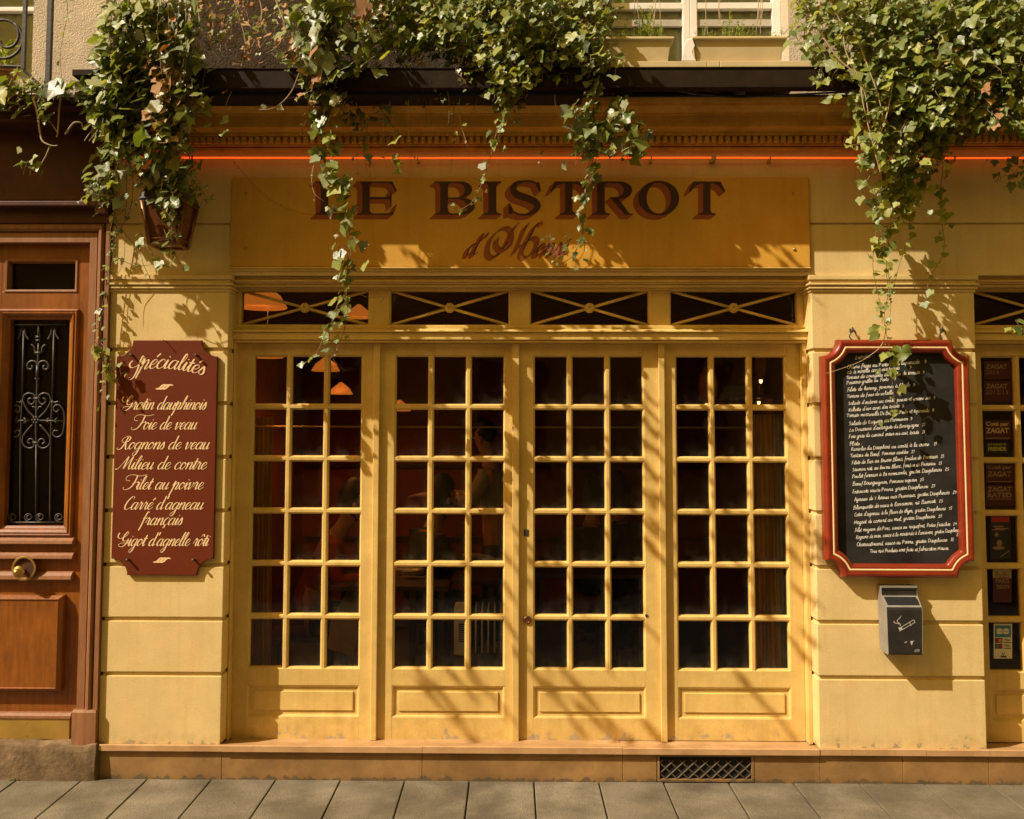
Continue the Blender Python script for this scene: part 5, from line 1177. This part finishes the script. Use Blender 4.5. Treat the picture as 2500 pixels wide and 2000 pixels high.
for i, (u, y) in enumerate(((735, 1.05), (1010, 1.45), (1440, 1.75), (1520, 1.95))):
    p = sit(u, 1400, y); t = thing('chair', ('dark chair under the person in the red sweater', 'dark chair under the person in green', 'dark chair at left behind the third door', 'dark chair at right behind the third door')[i], 'chair', p, 'dark chairs inside the bistro')
    m = MB(); m.box(p.x-.2, p.x+.2, p.y-.2, p.y+.2, .56, .59); m.build('seat', M_darkwood, t, bevel=.01)
    for a in (-1, 1):
        for b in (-1, 1):
            m = MB(); m.tube([(p.x+a*.19, p.y+b*.19, .2), (p.x+a*.17, p.y+b*.17, .56)], .015, 8); m.build('leg', M_darkwood, t)

# ------------------------------------------------------------------ ivy
def leaf_template():
    half = [(0, .04), (.12, .17), (.30, .20), (.46, .10), (.52, -.04), (.64, -.16), (.70, -.27), (.58, -.38), (.45, -.47), (.34, -.62), (.19, -.82), (0, -1.0)]
    P = half+[(-x, y) for x, y in half[-2:0:-1]]
    z = lambda x, y: .20*abs(x)-.16*max(0, -y-.3)**1.5-.25*x*x*(1 if y > -.3 else 1.2)
    V = [(0, -.28, -.02)]+[(x, y, z(x, y)) for x, y in P]
    Fc = [(0, 1+i, 1+(i+1) % len(P)) for i in range(len(P))]
    return np.array(V), np.array(Fc)
LV, LF = leaf_template()
LV2 = LV.copy(); LV2[:, 0] *= .82; LV2[:, 1] *= 1.1
LV3 = LV.copy(); LV3[1:, 2] += .12*np.sin(LV3[1:, 0]*5); LV3[:, 2] *= 1.6
LVS = [LV, LV2, LV3]
class Ivy:
    def __init__(s, name, label, group='ivy hanging on the facade', seed=1, cat='ivy'):
        s.t = (name, label, cat, group); s.r = random.Random(seed); s.L = {}; s.stem = MB(); s.twig = MB(); s.first = None
    def leaf(s, p, size, m=None, down=1.0, face=None, pet=True):
        r = s.r; p = Vector(p)
        if s.first is None: s.first = p.copy()
        n = Vector((r.gauss(-.40, .42), r.gauss(-.66, .32), r.gauss(.56, .38))) if face is None else Vector(face)+Vector((r.gauss(0, .3), r.gauss(0, .2), r.gauss(0, .3)))
        if n.y > 0: n.y *= -.5
        n.normalize(); tip = Vector((r.gauss(0, .55), r.gauss(-.15, .3), -down+r.gauss(0, .35)))
        y = -(tip-n*tip.dot(n))
        if y.length < .05: y = Vector((1, 0, 0))
        y.normalize(); x = y.cross(n)
        M = np.array([[x.x, x.y, x.z], [y.x, y.y, y.z], [n.x, n.y, n.z]])
        T = LVS[r.randrange(3)]*np.array([r.uniform(.8, 1.15), 1, r.uniform(.4, 1.8)])
        s.L.setdefault(m, []).append(T @ M*size+np.array(p))
    def strand(s, P, size, step, spread, mats, rad=.0022, twig=False, wob=.012, side=1.0, tips=True, bare=0.0, drop=1):
        r = s.r; P = [Vector(p) for p in P]
        C = crom([P[0]]+[p+Vector((r.uniform(-wob, wob), r.uniform(-wob, wob)*.7, 0)) for p in P[1:]], 8)
        (s.twig if twig else s.stem).tube(C, rad, 5, rad*.45)
        if size <= 0: return
        acc = r.uniform(0, step); tot = sum((b-a).length for a, b in zip(C, C[1:])); run = 0
        for a, b in zip(C, C[1:]):
            L = (b-a).length; acc += L; run += L
            if run/tot < bare: acc = 0; continue
            while acc > step:
                acc -= step; q = a.lerp(b, r.random())
                off = Vector((r.gauss(0, 1), r.gauss(-.5, .6), r.gauss(.1, .5)))*spread
                e = q+off; sz = size*r.choice([.45, .65, .8, 1, 1, 1.2])*(1-.35*run/tot)
                if off.length > .008: s.stem.tube([q, q.lerp(e, .6)+Vector((0, 0, .006)), e], .0009, 3)
                s.leaf(e, sz, mats[r.randrange(len(mats))], drop)
    def mass(s, poly, Y0, Y1, n, len_px, size, step, spread, mats, rad=.002, dead=0.0):
        r = s.r; xs_ = [p[0] for p in poly]; ys_ = [p[1] for p in poly]
        def inside(x, y):
            c = False; j = len(poly)-1
            for i in range(len(poly)):
                xi, yi = poly[i]; xj, yj = poly[j]
                if (yi > y) != (yj > y) and x < (xj-xi)*(y-yi)/(yj-yi)+xi: c = not c
                j = i
            return c
        k = 0
        while k < n:
            x, y = r.uniform(min(xs_), max(xs_)), r.uniform(min(ys_), max(ys_))
            if not inside(x, y): continue
            k += 1; Y = r.uniform(Y0, Y1); P = [at(x, y, Y)]; q = 0; dx_ = r.gauss(0, .35)
            L = r.uniform(.5, 1.2)*len_px
            while q < L:
                x += dx_*18+r.gauss(0, 7); y += 18; q += 18; dx_ *= .8; Y += r.gauss(0, .012)
                if not inside(x, y): break
                P.append(at(x, y, Y))
            if len(P) < 2: P.append(at(x, y+10, Y))
            ms = mats if r.random() > dead else [M_dead]
            s.strand(P, size*(.8 if ms[0] is M_dead else 1), step, spread, ms, rad)
    def build(s):
        n, lab, cat, grp = s.t; t = thing(n, lab, cat, s.first, grp); o0 = np.array(s.first)
        for m, Ls in s.L.items():
            V = np.concatenate(Ls)-o0; k = len(Ls); nv = len(LV); F = (np.arange(k)[:, None, None]*nv+LF[None]).reshape(-1, 3)
            me = bpy.data.meshes.new('leaves'); me.vertices.add(len(V)); me.vertices.foreach_set('co', V.ravel()); me.loops.add(F.size); me.polygons.add(len(F))
            me.loops.foreach_set('vertex_index', F.ravel()); me.polygons.foreach_set('loop_start', np.arange(0, F.size, 3)); me.update(); me.validate(); me.shade_smooth()
            nm = 'dead_leaves' if m is M_dead else 'leaves'
            me.materials.append(m); o = bpy.data.objects.new(nm, me); COL.objects.link(o); o.parent = t
        if s.stem.v: s.stem.build('stems', M_stem, t)
        if s.twig.v: s.twig.build('woody_stems', M_twig, t)
        return t
def pp(*uv, Y=-.3): return [at(u, v, Y) for u, v in uv]
GY = [M_leaf, M_leafd, M_leafd, M_leafy]; GR = [M_leaf, M_leafy]; YG = [M_leafy, M_leafy, M_leaf]
# A: curtain over the lantern on the left
A = Ivy('ivy_plant', 'big ivy curtain at left falling over the copper lantern', seed=11)
A.mass([(245, -60), (470, -60), (470, 60), (480, 150), (460, 260), (470, 330), (430, 400), (380, 420), (330, 400), (270, 400), (240, 330), (215, 240), (235, 150), (250, 60)], -.48, -.16, 230, 120, .074, .030, .028, GY, dead=.06)
A.mass([(250, 380), (300, 400), (290, 480), (240, 520), (220, 480), (225, 420)], -.42, -.28, 20, 70, .06, .035, .03, GY)
A.mass([(330, 400), (470, 380), (500, 430), (500, 470), (440, 500), (430, 560), (410, 560), (395, 500), (350, 470)], -.42, -.24, 34, 80, .06, .035, .025, GY)
for P in ([(470, 240), (510, 300), (540, 330)], [(440, 200), (500, 260), (560, 310)], [(470, 100), (500, 160), (490, 240)]): A.strand(pp(*P, Y=-.42), .06, .05, .03, GY)
for P in ([(430, 420), (430, 480), (425, 560), (418, 600), (410, 650)], [(400, 560), (420, 610), (440, 650), (446, 665)], [(345, 570), (390, 640), (428, 655)]): A.strand(pp(*P, Y=-.36), .06, .045, .028, [M_leaf], .0018)
for P in ([(285, 400), (290, 480), (272, 560), (268, 640)], [(325, 420), (318, 500), (300, 560), (280, 590)], [(310, 420), (300, 520), (285, 570)], [(283, 545), (330, 610), (352, 650), (367, 690)], [(290, 630), (340, 650), (400, 640)]): A.strand(pp(*P, Y=-.2), .03, .09, .016, [M_leaf], .0026)
A.strand(pp((245, 195), (236, 260), (232, 300), (205, 345), Y=-.42), 0, 1, 0, GY, .005, True); A.strand(pp((300, 200), (270, 270), (215, 345), Y=-.44), 0, 1, 0, GY, .0035, True)
for u in (395, 410, 430, 455): A.strand(pp((u, -40), (u+r.uniform(-8, 8), 60), (u-5, 140), (u+r.uniform(-14, 14), 210), Y=-.5), .05, .09, .02, [M_dead, M_leafd], .0022, True)
A.strand(pp((405, 120), (410, 180), (400, 230), (395, 300), (385, 330), Y=-.5), .045, .018, .018, [M_dead], .0025)
A.build()
# strand beside the brown door
D = Ivy('ivy_plant', 'thin ivy strand creeping down the brown door surround', seed=5)
D.strand(pp((270, 470), (283, 560), (270, 640), (258, 720), (250, 800), (246, 870), (250, 930), (243, 1000), Y=-.05), .038, .034, .018, GR, .0022)
D.strand(pp((290, 540), (270, 620), (262, 700), (252, 760), (247, 850), Y=-.055), .034, .05, .02, GR, .002)
D.strand(pp((303, 560), (302, 630), (285, 680), (272, 730), Y=-.08), 0, 1, 0, GR, .0018)
D.mass([(225, 815), (285, 815), (300, 880), (280, 950), (245, 950)], -.07, -.05, 8, 60, .045, .045, .02, YG)
D.build()
# branch over the brown lintel
H = Ivy('ivy_plant', 'woody ivy branches sprawling over the dark brown lintel', seed=8)
H.strand(pp((122, 205), (120, 222), (148, 228), (146, 270), (140, 318), (138, 335), Y=-.38), 0, 1, 0, GY, .007, True, wob=.004)
H.strand(pp((80, 235), (92, 280), (98, 320), (106, 345), (128, 356), (140, 355), Y=-.40), 0, 1, 0, GY, .006, True, wob=.004)
H.strand(pp((160, 328), (180, 302), (198, 300), (204, 315), Y=-.38), 0, 1, 0, GY, .006, True, wob=.004)
H.strand(pp((122, 358), (110, 385), (92, 412), Y=-.38), 0, 1, 0, GY, .004, True, wob=.003); H.strand(pp((140, 322), (120, 295), (112, 280), Y=-.38), 0, 1, 0, GY, .004, True, wob=.003)
for c, n, sx, sy, sz in (((62, 395), 9, 18, 12, .05), ((60, 265), 9, 20, 10, .04), ((120, 282), 6, 10, 8, .04), ((108, 415), 3, 6, 6, .03)):
    for k in range(n): H.leaf(at(H.r.gauss(c[0], sx), H.r.gauss(c[1], sy), -.4), sz*H.r.uniform(.6, 1.2), M_leafd if H.r.random() < .6 else M_leaf)
H.mass([(-20, 190), (270, 190), (270, 228), (-20, 245)], -.44, -.30, 62, 30, .055, .03, .025, [M_leaf, M_leafd, M_leafy])
H.mass([(-10, 150), (80, 165), (90, 215), (-10, 225)], -.36, -.2, 14, 40, .05, .04, .03, YG)
H.leaf(at(148, 205, -.46), .10, M_leafd, 1, (-.3, -1, .3)); H.leaf(at(225, 195, -.46), .10, M_leafd, .3, (-.2, -.8, .6)); H.leaf(at(10, 225, -.46), .11, M_leafy, .3, (-.2, -.8, .4))
for P in ([(160, -30), (165, 30), (150, 90), (148, 140), (150, 190)],): H.strand(pp(*P, Y=-.05), .035, .045, .03, YG, .002)
H.build()
# B: middle-left cluster and long strand over the board
Bv = Ivy('ivy_plant', 'long ivy strand with large grey leaves hanging past the L of the name board', seed=21)
Bv.mass([(690, -50), (900, -50), (930, 80), (900, 160), (860, 225), (800, 240), (750, 235), (735, 140), (700, 60)], -.50, -.16, 110, 90, .085, .05, .035, GY, dead=.08)
Bv.mass([(735, 180), (860, 180), (850, 250), (760, 250)], -.48, -.3, 26, 60, .05, .03, .02, GY, dead=.3)
Bv.strand(pp((770, 200), (785, 270), (790, 330), (795, 400), (825, 460), (845, 520), (855, 590), (848, 650), (840, 720), (832, 760), Y=-.33), .075, .019, .03, GY, .003)
Bv.strand(pp((800, 250), (805, 330), (815, 400), (812, 470), (835, 540), (858, 620), (840, 700), Y=-.36), .07, .035, .035, GY, .0026)
Bv.strand(pp((832, 720), (815, 780), (790, 820), (770, 860), (745, 890), Y=-.28), .05, .03, .025, GY, .0026); Bv.strand(pp((846, 740), (840, 800), (820, 850), (800, 880), Y=-.26), .045, .034, .03, GY, .0024)
Bv.strand(pp((812, 850), (820, 880), (838, 903), Y=-.25), 0, 1, 0, GY, .002); Bv.strand(pp((880, 720), (910, 728), (935, 725), (930, 742), Y=-.28), 0, 1, 0, GY, .002)
Bv.strand(pp((800, 190), (790, 280), (780, 360), (765, 420), (772, 470), (795, 492), Y=-.36), .03, .12, .02, GY, .0028, True)
for u in (745, 760, 780, 795, 820): Bv.strand(pp((u, 180), (u+r.uniform(-12, 12), 260), (u+r.uniform(-20, 20), 330), Y=-.34), .04, .06, .02, [M_dead, M_leaf], .002)
Bv.strand(pp((760, 130), (740, 170), (705, 225), (672, 262), (635, 268), Y=-.46), .055, .06, .03, [M_leafd], .004, True)
for P in ([(850, 220), (880, 280), (900, 330)], [(840, 240), (860, 290), (925, 290), (960, 275)], [(900, 230), (950, 300), (970, 330)], [(870, 240), (890, 330), (890, 420)]): Bv.strand(pp(*P, Y=-.22), .055, .04, .025, [M_leaf, M_leafd], .002)
Bv.strand(pp((960, 330), (970, 380), (985, 400), Y=-.34), .09, .06, .02, [M_leafy], .002)
Bv.strand(pp((570, 395), (640, 470), (700, 510), (770, 527), Y=-.05), .016, .07, .006, [M_leafy], .0014)
Bv.build()
# bare twigs between A and B
T = Ivy('dry_vine', 'withered vine with curled brown leaves on the rough wall left of centre', seed=31, cat='dry vine', group=None)
for P in ([(560, -40), (590, 40), (600, 110), (585, 190), (560, 240), (548, 275)], [(620, -40), (640, 30), (620, 100), (590, 150)], [(500, -40), (520, 60), (510, 120)], [(660, -30), (690, 60), (680, 110), (650, 130)], [(540, 100), (560, 60), (580, 20)], [(470, -40), (490, 60), (480, 130), (500, 200)]):
    T.strand(pp(*P, Y=-.36), .045, .055, .03, [M_dead, M_dead, M_leaf, M_leafy], .0035, True)
T.mass([(470, -50), (700, -50), (700, 60), (620, 90), (560, 60), (500, 110)], -.40, -.05, 34, 110, .04, .05, .03, [M_dead, M_dead, M_leaf, M_leafy], .0028)
T.mass([(480, 40), (720, 40), (700, 150), (500, 150)], -.25, .05, 16, 70, .04, .06, .03, [M_dead, M_leaf], .0028)
T.mass([(670, 60), (740, 70), (745, 150), (690, 170)], -.45, -.3, 12, 50, .06, .03, .025, [M_dead, M_leaf])
T.mass([(590, 80), (620, 80), (620, 150), (580, 160)], -.4, -.3, 4, 40, .05, .03, .02, [M_dead])
T.build()
# C: dense mass in the middle
Cm = Ivy('ivy_plant', 'dense dark ivy mass in the middle above the steel beam', seed=41)
Cm.mass([(880, -60), (1500, -60), (1490, 60), (1500, 150), (1420, 200), (1330, 160), (1290, 240), (1240, 260), (1180, 180), (1080, 130), (980, 140), (900, 100)], -.44, -.08, 470, 90, .05, .026, .026, [M_leaf, M_leafy, M_leaf], dead=.03)
Cm.mass([(1150, -60), (1320, -60), (1330, 120), (1280, 210), (1220, 230), (1180, 150)], -.52, -.34, 90, 90, .052, .028, .028, YG)
Cm.mass([(900, 90), (1180, 90), (1180, 170), (1150, 240), (1120, 230), (1060, 240), (1000, 180), (900, 150)], -.42, -.2, 34, 70, .035, .035, .02, [M_dead, M_leaf, M_leafy])
for P in ([(1235, 200), (1230, 270), (1215, 330), (1200, 385), (1180, 440), (1155, 490), (1120, 515), (1090, 505)],): Cm.strand(pp(*P, Y=-.32), .045, .036, .022, [M_leafy, M_leaf], .0026)
Cm.strand(pp((1225, 200), (1235, 280), (1215, 340), (1220, 370), Y=-.34), .055, .03, .03, GR, .002)
for u, v0, v1 in ((1030, 160, 250), (1045, 170, 300), (1065, 160, 340), (1090, 190, 330), (1105, 150, 420), (1125, 200, 370), (1160, 200, 290), (960, 150, 330), (935, 160, 420), (1000, 200, 400), (870, 250, 450), (900, 280, 440)):
    Cm.strand(pp((u, v0), (u+r.uniform(-10, 10), (v0+v1)/2), (u+r.uniform(-18, 18), v1), Y=r.uniform(-.36, -.25)), .03, .10, .016, [M_dead, M_leafy], .0018, r.random() < .5)
Cm.build()
# D: strand over the T of the board
Dm = Ivy('ivy_plant', 'ivy strand hanging over the second T and R of the name board', seed=51)
Dm.mass([(1335, 60), (1400, 60), (1480, 80), (1500, 130), (1510, 170), (1430, 172), (1340, 150)], -.50, -.34, 44, 60, .065, .04, .03, GY)
Dm.mass([(1400, 230), (1500, 225), (1560, 280), (1570, 350), (1540, 380), (1480, 330), (1440, 400), (1410, 390), (1390, 300)], -.46, -.28, 60, 80, .062, .036, .03, GY)
Dm.strand(pp((1440, 150), (1450, 220), (1455, 300), (1448, 370), (1440, 430), (1432, 490), (1425, 540), Y=-.38), .065, .022, .03, GY, .003)
Dm.strand(pp((1460, 200), (1440, 280), (1465, 350), (1450, 420), (1445, 470), Y=-.40), .06, .035, .03, GY, .0026)
Dm.strand(pp((1425, 540), (1422, 580), (1400, 625), (1365, 645), (1345, 610), (1338, 570), Y=-.30), .035, .03, .02, GR, .0022)
Dm.strand(pp((1424, 560), (1428, 610), (1410, 640), (1400, 660), Y=-.30), .035, .032, .02, GR, .002); Dm.strand(pp((1398, 565), (1375, 600), (1340, 620), Y=-.28), .034, .04, .02, GR, .002)
Dm.strand(pp((1380, 170), (1360, 230), (1365, 280), (1400, 335), (1437, 305), Y=-.36), 0, 1, 0, GR, .0028, True); Dm.strand(pp((1325, 350), (1322, 370), (1310, 400), Y=-.3), .03, .04, .015, YG, .0018)
Dm.build()
# E: big right mass
E_ = Ivy('ivy_plant', 'largest ivy mass spilling over the top right corner', seed=61)
E_.mass([(2010, -60), (2560, -60), (2560, 330), (2440, 320), (2360, 330), (2290, 330), (2220, 290), (2160, 280), (2110, 220), (2080, 130), (2030, 60)], -.52, -.08, 600, 110, .053, .028, .028, [M_leafy, M_leaf, M_leaf], dead=.02)
E_.mass([(2090, 150), (2330, 150), (2340, 300), (2300, 360), (2250, 420), (2180, 430), (2110, 400), (2090, 300)], -.50, -.20, 150, 100, .054, .032, .03, YG)
E_.mass([(2120, 400), (2260, 400), (2250, 470), (2220, 520), (2140, 520), (2100, 470)], -.40, -.20, 44, 60, .06, .036, .028, YG)
E_.mass([(2000, 110), (2100, 140), (2110, 240), (2050, 230), (2000, 200)], -.46, -.30, 30, 60, .06, .04, .03, YG)
E_.mass([(1925, -40), (2050, -40), (2080, 120), (2000, 160), (1930, 110), (1950, 40)], -.42, -.15, 46, 80, .06, .05, .04, YG)
for P in ([(2000, -40), (2050, 50), (2070, 130), (2105, 210), (2125, 300)], [(2020, -40), (2085, 70), (2110, 140), (2140, 240), (2160, 310)], [(1990, 60), (2050, 140), (2090, 190), (2110, 260), (2130, 350), (2150, 420)], [(2180, 200), (2170, 270), (2150, 320), (2125, 360)]): E_.strand(pp(*P, Y=-.52), .05, .1, .03, YG, .0045, True)
for P in ([(2160, 470), (2150, 540), (2160, 620), (2175, 700), (2160, 780), (2170, 850), (2180, 930)], [(2180, 480), (2175, 560), (2165, 660), (2180, 750), (2165, 800)], [(2150, 500), (2130, 640), (2150, 730), (2155, 790)]): E_.strand(pp(*P, Y=-.16), .045, .036, .022, YG, .0022)
E_.strand(pp((2165, 790), (2150, 840), (2125, 870), (2080, 890), (2022, 912), Y=-.17), 0, 1, 0, YG, .0026, True)
for a, b, c in ((2200, 850, .085), (2180, 880, .045), (2160, 865, .05), (2175, 905, .05), (2140, 815, .05), (2130, 800, .06), (2200, 945, .04)): E_.leaf(at(a, b, -.17), c, M_leafy, 1, (-.2, -1, .3))
E_.strand(pp((2175, 900), (2182, 960), (2190, 1000), (2170, 1025), (2140, 1038), (2120, 1040), Y=-.15), .035, .06, .018, [M_leafy], .0018)
E_.strand(pp((2280, 330), (2300, 400), (2290, 480), (2300, 540), (2310, 600), (2290, 640), (2270, 680), (2260, 720), (2250, 740), Y=-.2), .05, .036, .022, YG, .0022)
E_.strand(pp((2210, 500), (2225, 560), (2210, 610), (2195, 660), (2185, 710), Y=-.16), .04, .06, .02, YG, .002)
E_.strand(pp((2330, 300), (2320, 360), (2310, 390), Y=-.3), .06, .04, .03, YG, .002)
E_.build()
F_y = Ivy('ivy_plant', 'ivy trailing in at the right edge beside the second transom window', seed=71)
F_y.mass([(2470, 720), (2560, 720), (2560, 820), (2440, 806)], -.3, -.2, 9, 40, .05, .036, .02, YG); F_y.strand(pp((2560, 800), (2500, 808), (2430, 802), Y=-.25), .04, .05, .02, YG, .002)
F_y.mass([(2380, 330), (2560, 330), (2560, 470), (2400, 420)], -.2, -.06, 12, 60, .06, .04, .03, [M_leaf]); F_y.strand(pp((2560, 330), (2540, 500), (2545, 650), (2550, 740), Y=-.25), .05, .05, .03, YG, .003)
F_y.build()

# ------------------------------------------------------------------ above and across the street (outside the photograph; they shade and mirror)
SP = Ivy('dapple_sprays', 'unseen leaf sprays added above the frame to dapple the doors', seed=91, group=None, cat='branches')  # loose sprays added out of view, placed by where their shade streaks fall
r = SP.r
def shadow_src(u, v, d, Y=.15):
    p = at(u, v, Y); k = (d+Y); return Vector((p.x-1.75*k, p.y-k, p.z+1.9*k))
lat = -760
while lat < 1330:
    v = r.uniform(600, 760)
    while v < 1790:
        u = lat+.92*v; L = r.uniform(70, 230); f = .78 if v < 1350 else .42
        if u < 1230: f *= .55
        if 935 < u < 1990 and r.random() < f:
            zp = at(u, v+L/2, .15).z; d = max(.8, (4.35-zp)/2.364+.17); c = shadow_src(u+.46*L, v+L/2, d); ly = L/450/1.9
            dirv = Vector((r.gauss(0, .05), -1, r.gauss(.02, .05)))*ly
            SP.strand([c-dirv/2, c, c+dirv/2], .036, .014, .010, [M_leaf], .004, wob=.003)
        v += L+r.uniform(10, 120)
    lat += r.uniform(22, 50)
for (u, v) in ((700, 600), (640, 600), (860, 870)): pass
SP.build()
m = MB(); r = random.Random(2); c = at(38, 1905, -.02); c.z = GZ
for k in range(26): a = r.uniform(0, 6.28); leafquad(m, c+Vector((r.gauss(0, .018), r.gauss(-.02, .006), 0)), Vector((math.cos(a), math.sin(a), r.uniform(.1, .9))), r.uniform(.015, .03), .009)
tag(m.build('pavement_weed', M_weed), 'tiny yellow green weed sprouting where step meets pavement', 'weed')
t = thing('opposite_building', 'limewashed building across the street behind the viewer', 'building', (0, -9, 0))
m = MB(); m.box(-16, 16, -9.6, -9, -.09, 6.5); m.build('wall', M_opp, t)
for i in range(-5, 6):
    for j in range(2):
        m = MB(); m.box(i*2.8-.5, i*2.8+.5, -9.02, -8.99, 1.2+j*3.3, 3.0+j*3.3); m.build('window', M_hole, t)
